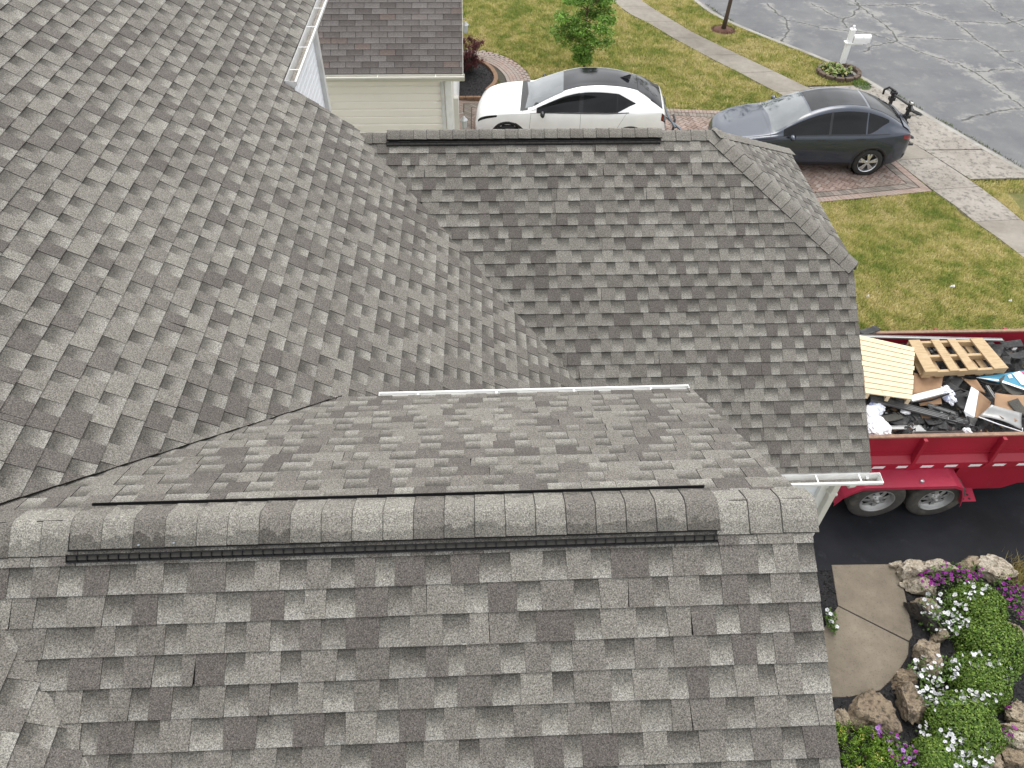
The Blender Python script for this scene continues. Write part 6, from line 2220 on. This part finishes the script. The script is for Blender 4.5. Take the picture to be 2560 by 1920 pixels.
M['rock_cream'] = rock_mat('cream_limestone', (.72, .64, .52), (.54, .45, .33), (.2, .165, .12))
M['rock_tan'] = rock_mat('tan_limestone', (.52, .43, .31), (.36, .28, .19), (.11, .09, .066))
M['rock_brown'] = rock_mat('brown_rock', (.40, .31, .21), (.26, .20, .135), (.08, .066, .05))
M['rock_dark'] = rock_mat('wet_dark_rock', (.075, .062, .05), (.045, .04, .034), (.02, .019, .018))


def rock(c, s, rz, mat, label, seed, flat=.75):
    r = random.Random(seed)
    bm = bmesh.new()
    bmesh.ops.create_icosphere(bm, subdivisions=4, radius=1)
    pls = []
    for k in range(11):
        d = Vector((r.gauss(0, 1), r.gauss(0, 1), r.gauss(0, .8))).normalized()
        pls.append((d, r.uniform(.45, .82)))
    pls.append((Vector((r.uniform(-.25, .25), r.uniform(-.25, .25), 1)).normalized(), flat * .8))
    of_ = Vector((seed * 1.3, seed * .7, seed * .31))
    for v in bm.verts:
        p = v.co.copy()
        for d, q in pls:
            e = p.dot(d) - q
            if e > 0: p -= d * e
        p *= 1 + .16 * noise.noise(p * 1.7 + of_) - .32 * abs(noise.noise(p * 3.2 + of_)) + .10 * noise.noise(p * 7 + of_) + .03 * noise.noise(p * 19 + of_)
        v.co = Vector((p.x * s[0] / .8, p.y * s[1] / .8, p.z * s[2] / .8))
    me = bpy.data.meshes.new('boulder'); bm.to_mesh(me); bm.free()
    me.materials.append(mat)
    o = bpy.data.objects.new('boulder', me)
    o.location = (c[0], c[1], s[2] * .45)
    o.rotation_euler = (r.uniform(-.12, .12), r.uniform(-.12, .12), rz)
    col.objects.link(o)
    tag(o, label, 'boulder', 'boulders edging the front garden')


RC, RT, RB, RD = M['rock_cream'], M['rock_tan'], M['rock_brown'], M['rock_dark']
rock((5.642,4.907,0.15), (.18, .16, .2), .2, RC, 'rounded cream boulder at the driveway corner of the walk', 1)
rock((5.471,5.024,0.05), (.09, .05, .08), .1, RC, 'small pale stone at the top corner of the walk', 2)
rock((6.044,4.936,0.12), (.24, .13, .17), 0, RC, 'wide cream boulder behind the upper purple flowers', 3, .6)
rock((6.45,4.96,0.1), (.17, .11, .13), .2, RT, 'tan boulder between two cream rocks along the driveway', 4)
rock((6.807,4.884,0.15), (.32, .17, .2), -.35, RC, 'long cream boulder at the upper right by the driveway', 5)
rock((5.658,4.658,0.12), (.25, .15, .17), -.3, RC, 'cream boulder left of the upper purple flowers', 6, .65)
rock((5.627,4.374,0.12), (.2, .17, .16), -.4, RT, 'tan rock above the dark wet slab', 7)
rock((5.493,4.27,0.06), (.09, .27, .2), .3, RD, 'dark wet upright slab beside the walk', 8)
rock((5.622,3.988,0.08), (.13, .1, .13), 0, RT, 'small tan rock among the white petunias', 9)
rock((5.327,3.746,0.12), (.15, .24, .22), -.15, RT, 'pointed tan rock standing beside the walk joint', 10, .9)
rock((4.34,3.058,0.12), (.32, .29, .22), .3, RB, 'largest brown boulder at the end of the walk', 11, .7)
rock((4.883,3.132,0.12), (.23, .27, .24), .1, RB, 'brown boulder right of the largest one', 12, .8)
rock((4.943,3.452,0.08), (.18, .1, .16), .1, RB, 'flat brown rock above the brown boulder by the walk', 13, .6)
rock((4.056,2.991,0.08), (.1, .14, .14), 0, RT, 'small tan stone half hidden by the near roof edge', 14)
rock((6.134,2.986,0.1), (.15, .16, .17), .2, RT, 'tan rock at the right edge above the lower cream one', 15)
rock((6.036,2.87,0.08), (.16, .09, .12), 0, RT, 'flat tan rock at the right picture edge', 16)
rock((5.968,2.703,0.1), (.13, .15, .17), .4, RC, 'cream rock at the lower right picture edge', 17)
rock((5.787,2.53,0.1), (.15, .14, .17), -.2, RB, 'brown rock in the lower right corner', 18)
rock((5.594,2.53,0.08), (.13, .12, .14), .3, RT, 'tan rock below the last white petunias', 19)
rock((6.651,3.904,0.08), (.13, .24, .15), .1, RT, 'tall tan rock at the right edge beside the purple flowers', 20)
rock((6.913,8.063,-0) if False else (4.893,3.354,0.03), (.1, .05, .1), .5, RB, 'thin brown stone wedged between boulders and walk', 21)

MUM = [(0, (.045, .10, .015)), (.5, (.11, .19, .03)), (1, (.22, .31, .06))]


def mound(c, rx, hh, label, seed, name='chrysanthemum', n=8500, st=MUM):
    g = np.random.default_rng(seed)
    root = empty(name, (c[0], c[1], 0), 0, label, 'plant', 'green cushion plants in the front garden')
    d = g.normal(size=(n, 3)); d[:, 2] = np.abs(d[:, 2]) - .12; d /= np.linalg.norm(d, axis=1, keepdims=True)
    lump = 1 + .10 * np.array([noise.noise(Vector(v * 3.2) + Vector((seed, 0, 0))) for v in d]) + .05 * np.array([noise.noise(Vector(v * 8) + Vector((seed, 5, 0))) for v in d])
    rr_ = (1 - .22 * g.random(n) ** 2.2) * lump
    P = np.array([c[0], c[1], .03]) + d * rr_[:, None] * [rx, rx, hh]
    N = d + g.normal(size=(n, 3)) * .45
    leaf_cloud('foliage', P, N, g.uniform(.018, .034, n), pal(g, n, st, .65, 1.35), root, .75)
    core = MB().lathe([(.02, hh * .83), (rx * .45, hh * .72), (rx * .72, hh * .4), (rx * .78, .0)], (c[0], c[1], .0), 'z', 16)
    core.build('stems', simple('inner_stems%d' % seed, (.018, .035, .008), .95), root, smooth=True)


mound((6.26,4.342,0.2), .36, .36, 'uppermost green cushion plant behind the white petunias', 1)
mound((6.199,3.836,0.2), .42, .40, 'green cushion plant at the right below the purple flowers', 2)
mound((5.837,3.4,0.2), .37, .36, 'middle green cushion plant between two bands of white petunias', 3)
mound((5.379,2.876,0.2), .43, .44, 'largest round green cushion plant in the lower right', 4)
mound((4.962,2.537,0.15), .29, .30, 'lowest green cushion plant at the bottom edge', 5)

# petunias
def blossom_mesh(name, mat, eye):
    vs, fs, at = [Vector((0, 0, -.35))], [], [eye + (1,)]
    K = 15
    for i in range(K):
        a = 2 * math.pi * i / K
        rr_ = 1 - .16 * abs(math.sin(2.5 * a))
        vs.append(Vector((.45 * math.cos(a), .45 * math.sin(a), -.02))); at.append(mat + (1,))
        vs.append(Vector((rr_ * math.cos(a), rr_ * math.sin(a), .10 * math.sin(5 * a)))); at.append(mat + (1,))
    for i in range(K):
        j = (i + 1) % K
        fs.append((0, 1 + 2 * i, 1 + 2 * j)); fs.append((1 + 2 * i, 2 + 2 * i, 2 + 2 * j, 1 + 2 * j))
    me = bpy.data.meshes.new(name)
    me.from_pydata(vs, [], fs)
    a_ = me.attributes.new('sh', 'FLOAT_COLOR', 'POINT'); a_.data.foreach_set('color', np.array(at, dtype=np.float32).ravel())
    me.materials.append(M['leaf'])
    me.polygons.foreach_set('use_smooth', [True] * len(me.polygons))
    return me


BLW = blossom_mesh('white_blossom', (.70, .70, .73), (.40, .45, .27))
BLP = [blossom_mesh('purple_blossom', (.24, .03, .25), (.08, .0, .1)), blossom_mesh('magenta_blossom', (.32, .04, .28), (.1, .0, .11)), blossom_mesh('lilac_blossom', (.36, .17, .46), (.14, .05, .22))]


def petunia(c, rx, ry, z0, z1, nb, kind, label, seed, nl=420):
    g = np.random.default_rng(seed)
    root = empty('petunia', (c[0], c[1], 0), 0, label, 'petunia', 'petunias in the front garden')
    a = g.uniform(0, 2 * math.pi, nl); q = np.sqrt(g.random(nl))
    P = np.stack([c[0] + rx * q * np.cos(a), c[1] + ry * q * np.sin(a), g.uniform(.03, z1 * .95, nl)], -1)
    N = g.normal(size=(nl, 3)) * .7 + [0, 0, .8]
    leaf_cloud('foliage', P, N, g.uniform(.03, .055, nl), pal(g, nl, [(0, (.06, .125, .022)), (1, (.15, .235, .06))]), root, .5)
    for i in range(nb):
        a = g.uniform(0, 2 * math.pi); q = math.sqrt(g.random())
        me = BLW if kind == 'w' else (BLP[2] if kind == 'l' and g.random() < .6 else BLP[int(g.integers(0, 2))])
        o = bpy.data.objects.new('blossom', me)
        s_ = g.uniform(.017, .029)
        o.scale = (s_, s_, s_)
        o.location = (c[0] + rx * q * math.cos(a), c[1] + ry * q * math.sin(a), g.uniform(z0, z1) + .015)
        o.rotation_euler = (g.normal() * .7 + .15, g.normal() * .7, g.uniform(0, 6.28))
        link(o, root, True)


petunia((5.71,4.208,0.28), .28, .30, .2, .36, 87, 'w', 'dense white petunias spilling over the rock by the dark slab', 101, 500)
petunia((6.168,4.439,0.36), .26, .12, .3, .42, 26, 'w', 'sparse white petunias across the uppermost cushion plant', 102, 150)
petunia((5.278,3.508,0.25), .30, .17, .16, .32, 60, 'w', 'white petunias right of the pointed tan rock', 103)
petunia((5.756,3.552,0.34), .30, .13, .28, .40, 28, 'w', 'white petunias between the right and middle cushion plants', 104, 200)
petunia((5.093,3.169,0.25), .24, .17, .16, .32, 68, 'w', 'dense white petunias beside the brown boulder', 105)
petunia((5.557,3.134,0.34), .28, .11, .28, .40, 32, 'w', 'band of white petunias above the largest cushion plant', 106, 200)
petunia((5.083,2.591,0.34), .16, .26, .26, .40, 53, 'w', 'white petunias between the two lowest cushion plants', 107, 220)
petunia((5.362,2.557,0.22), .17, .14, .14, .30, 24, 'w', 'white petunias below the largest cushion plant', 108, 220)
petunia((4.952,2.847,0.12), .10, .10, .08, .16, 13, 'w', 'few white petunias on bare mulch beside the brown boulder', 109, 70)
petunia((6.148,3.463,0.2), .15, .16, .14, .28, 22, 'w', 'white petunias at the right of the middle cushion plant', 110, 160)
petunia((4.303,4.221,0.1), .06, .16, .08, .2, 15, 'w', 'small white petunia clump at the roof edge beside the walk', 111, 200)
petunia((6.14,4.792,0.2), .40, .16, .12, .28, 68, 'p', 'purple petunias along the rocks at the driveway', 112, 420)
petunia((5.718,4.665,0.24), .20, .10, .2, .28, 17, 'p', 'few purple petunias over the cream boulder', 113, 60)
petunia((6.745,4.45,0.18), .16, .36, .1, .26, 64, 'p', 'tall patch of purple petunias at the right edge', 114, 300)
petunia((4.437,2.832,0.16), .18, .11, .1, .22, 38, 'l', 'lilac petunias below the largest brown boulder', 115, 200)
petunia((4.562,2.595,0.14), .19, .15, .08, .2, 49, 'l', 'lilac and magenta petunias at the bottom edge', 116, 240)
petunia((6.078,3.102,0.1), .1, .1, .06, .16, 11, 'p', 'few magenta petunias right of the largest cushion plant', 117, 90)
petunia((5.889,2.749,0.1), .1, .12, .06, .18, 15, 'p', 'magenta petunias beside the lower cream rock', 118, 90)

# feathery evergreen
ev = empty('evergreen_shrub', (4.206,2.641,0), 0, 'feathery yellow green evergreen shrub under the near roof edge', 'shrub')
c = Vector((4.082,2.562,0.2))
g = np.random.default_rng(44)
P, N, C = [], [], []
for k in range(260):
    a = g.uniform(0, 6.28); q = math.sqrt(g.random())
    bx2, by2 = c.x + .40 * q * math.cos(a) - .04, c.y + .34 * q * math.sin(a)
    hz = .42 * (1 - .55 * q * q) * g.uniform(.75, 1.1)
    m = 26
    t_ = g.random((m, 1))
    lean = np.array([.10 * q * math.cos(a), .10 * q * math.sin(a), 0])
    P.append(np.array([bx2, by2, hz - .22]) + lean * t_ + np.concatenate([g.normal(size=(m, 2)) * .014, t_ * .22], 1))
    N.append(g.normal(size=(m, 3)) + [0, 0, .3])
    tone = [(0, (.05, .12, .014)), (.6, (.12, .22, .022)), (1, (.24, .33, .04))] if g.random() > .07 else [(0, (.35, .33, .06)), (1, (.55, .45, .14))]
    C.append(pal(g, m, tone) * (.6 + .6 * t_))
leaf_cloud('foliage', np.concatenate(P), np.concatenate(N), .04, np.concatenate(C), ev, .3)
MB().tube([(c.x, c.y, 0), (c.x, c.y, .25)], [.03, .01], 6).build('stem', M['bark'], ev)
# dry grass in the corner by the driveway
gg = np.random.default_rng(71)
x = gg.normal(7.25, .16, 900); y = gg.normal(4.82, .12, 900)
tag(blades_mesh('dry_grass', x, y, gg, .13, .004, z=np.full(900, 0.0), pal=[(0, (.2, .2, .05)), (1, (.5, .4, .18))]), 'tuft of dry straw coloured grass beside the long cream boulder', 'grass', kind='stuff')

# small broken bits strewn over the load
g = np.random.default_rng(91)
n = 1500
x = g.uniform(TX0 + .1, TX1 - .1, n); y = g.uniform(TYN + .06, TYF - .06, n)
ix = np.clip(((x - hx[0]) / (hx[1] - hx[0])).round().astype(int), 0, len(hx) - 1); iy = np.clip(((y - hy[0]) / (hy[1] - hy[0])).round().astype(int), 0, len(hy) - 1)
P = np.stack([x, y, HZ[ix, iy] + g.uniform(.01, .05, n)], -1)
cols = np.array([(.03, .03, .032), (.06, .058, .052), (.11, .10, .088), (.30, .20, .12), (.55, .55, .54), (.2, .2, .2), (.25, .19, .09)])
ci = g.choice(7, n, p=[.32, .24, .16, .12, .05, .06, .05])
tag(leaf_cloud('debris_bits', P, g.normal(size=(n, 3)) * .5 + [0, 0, .8], g.uniform(.03, .11, n), cols[ci] * g.uniform(.7, 1.2, (n, 1)), None, .5, M['leaf']), 'small broken bits of felt, card and wood strewn over the load', 'debris', kind='stuff')
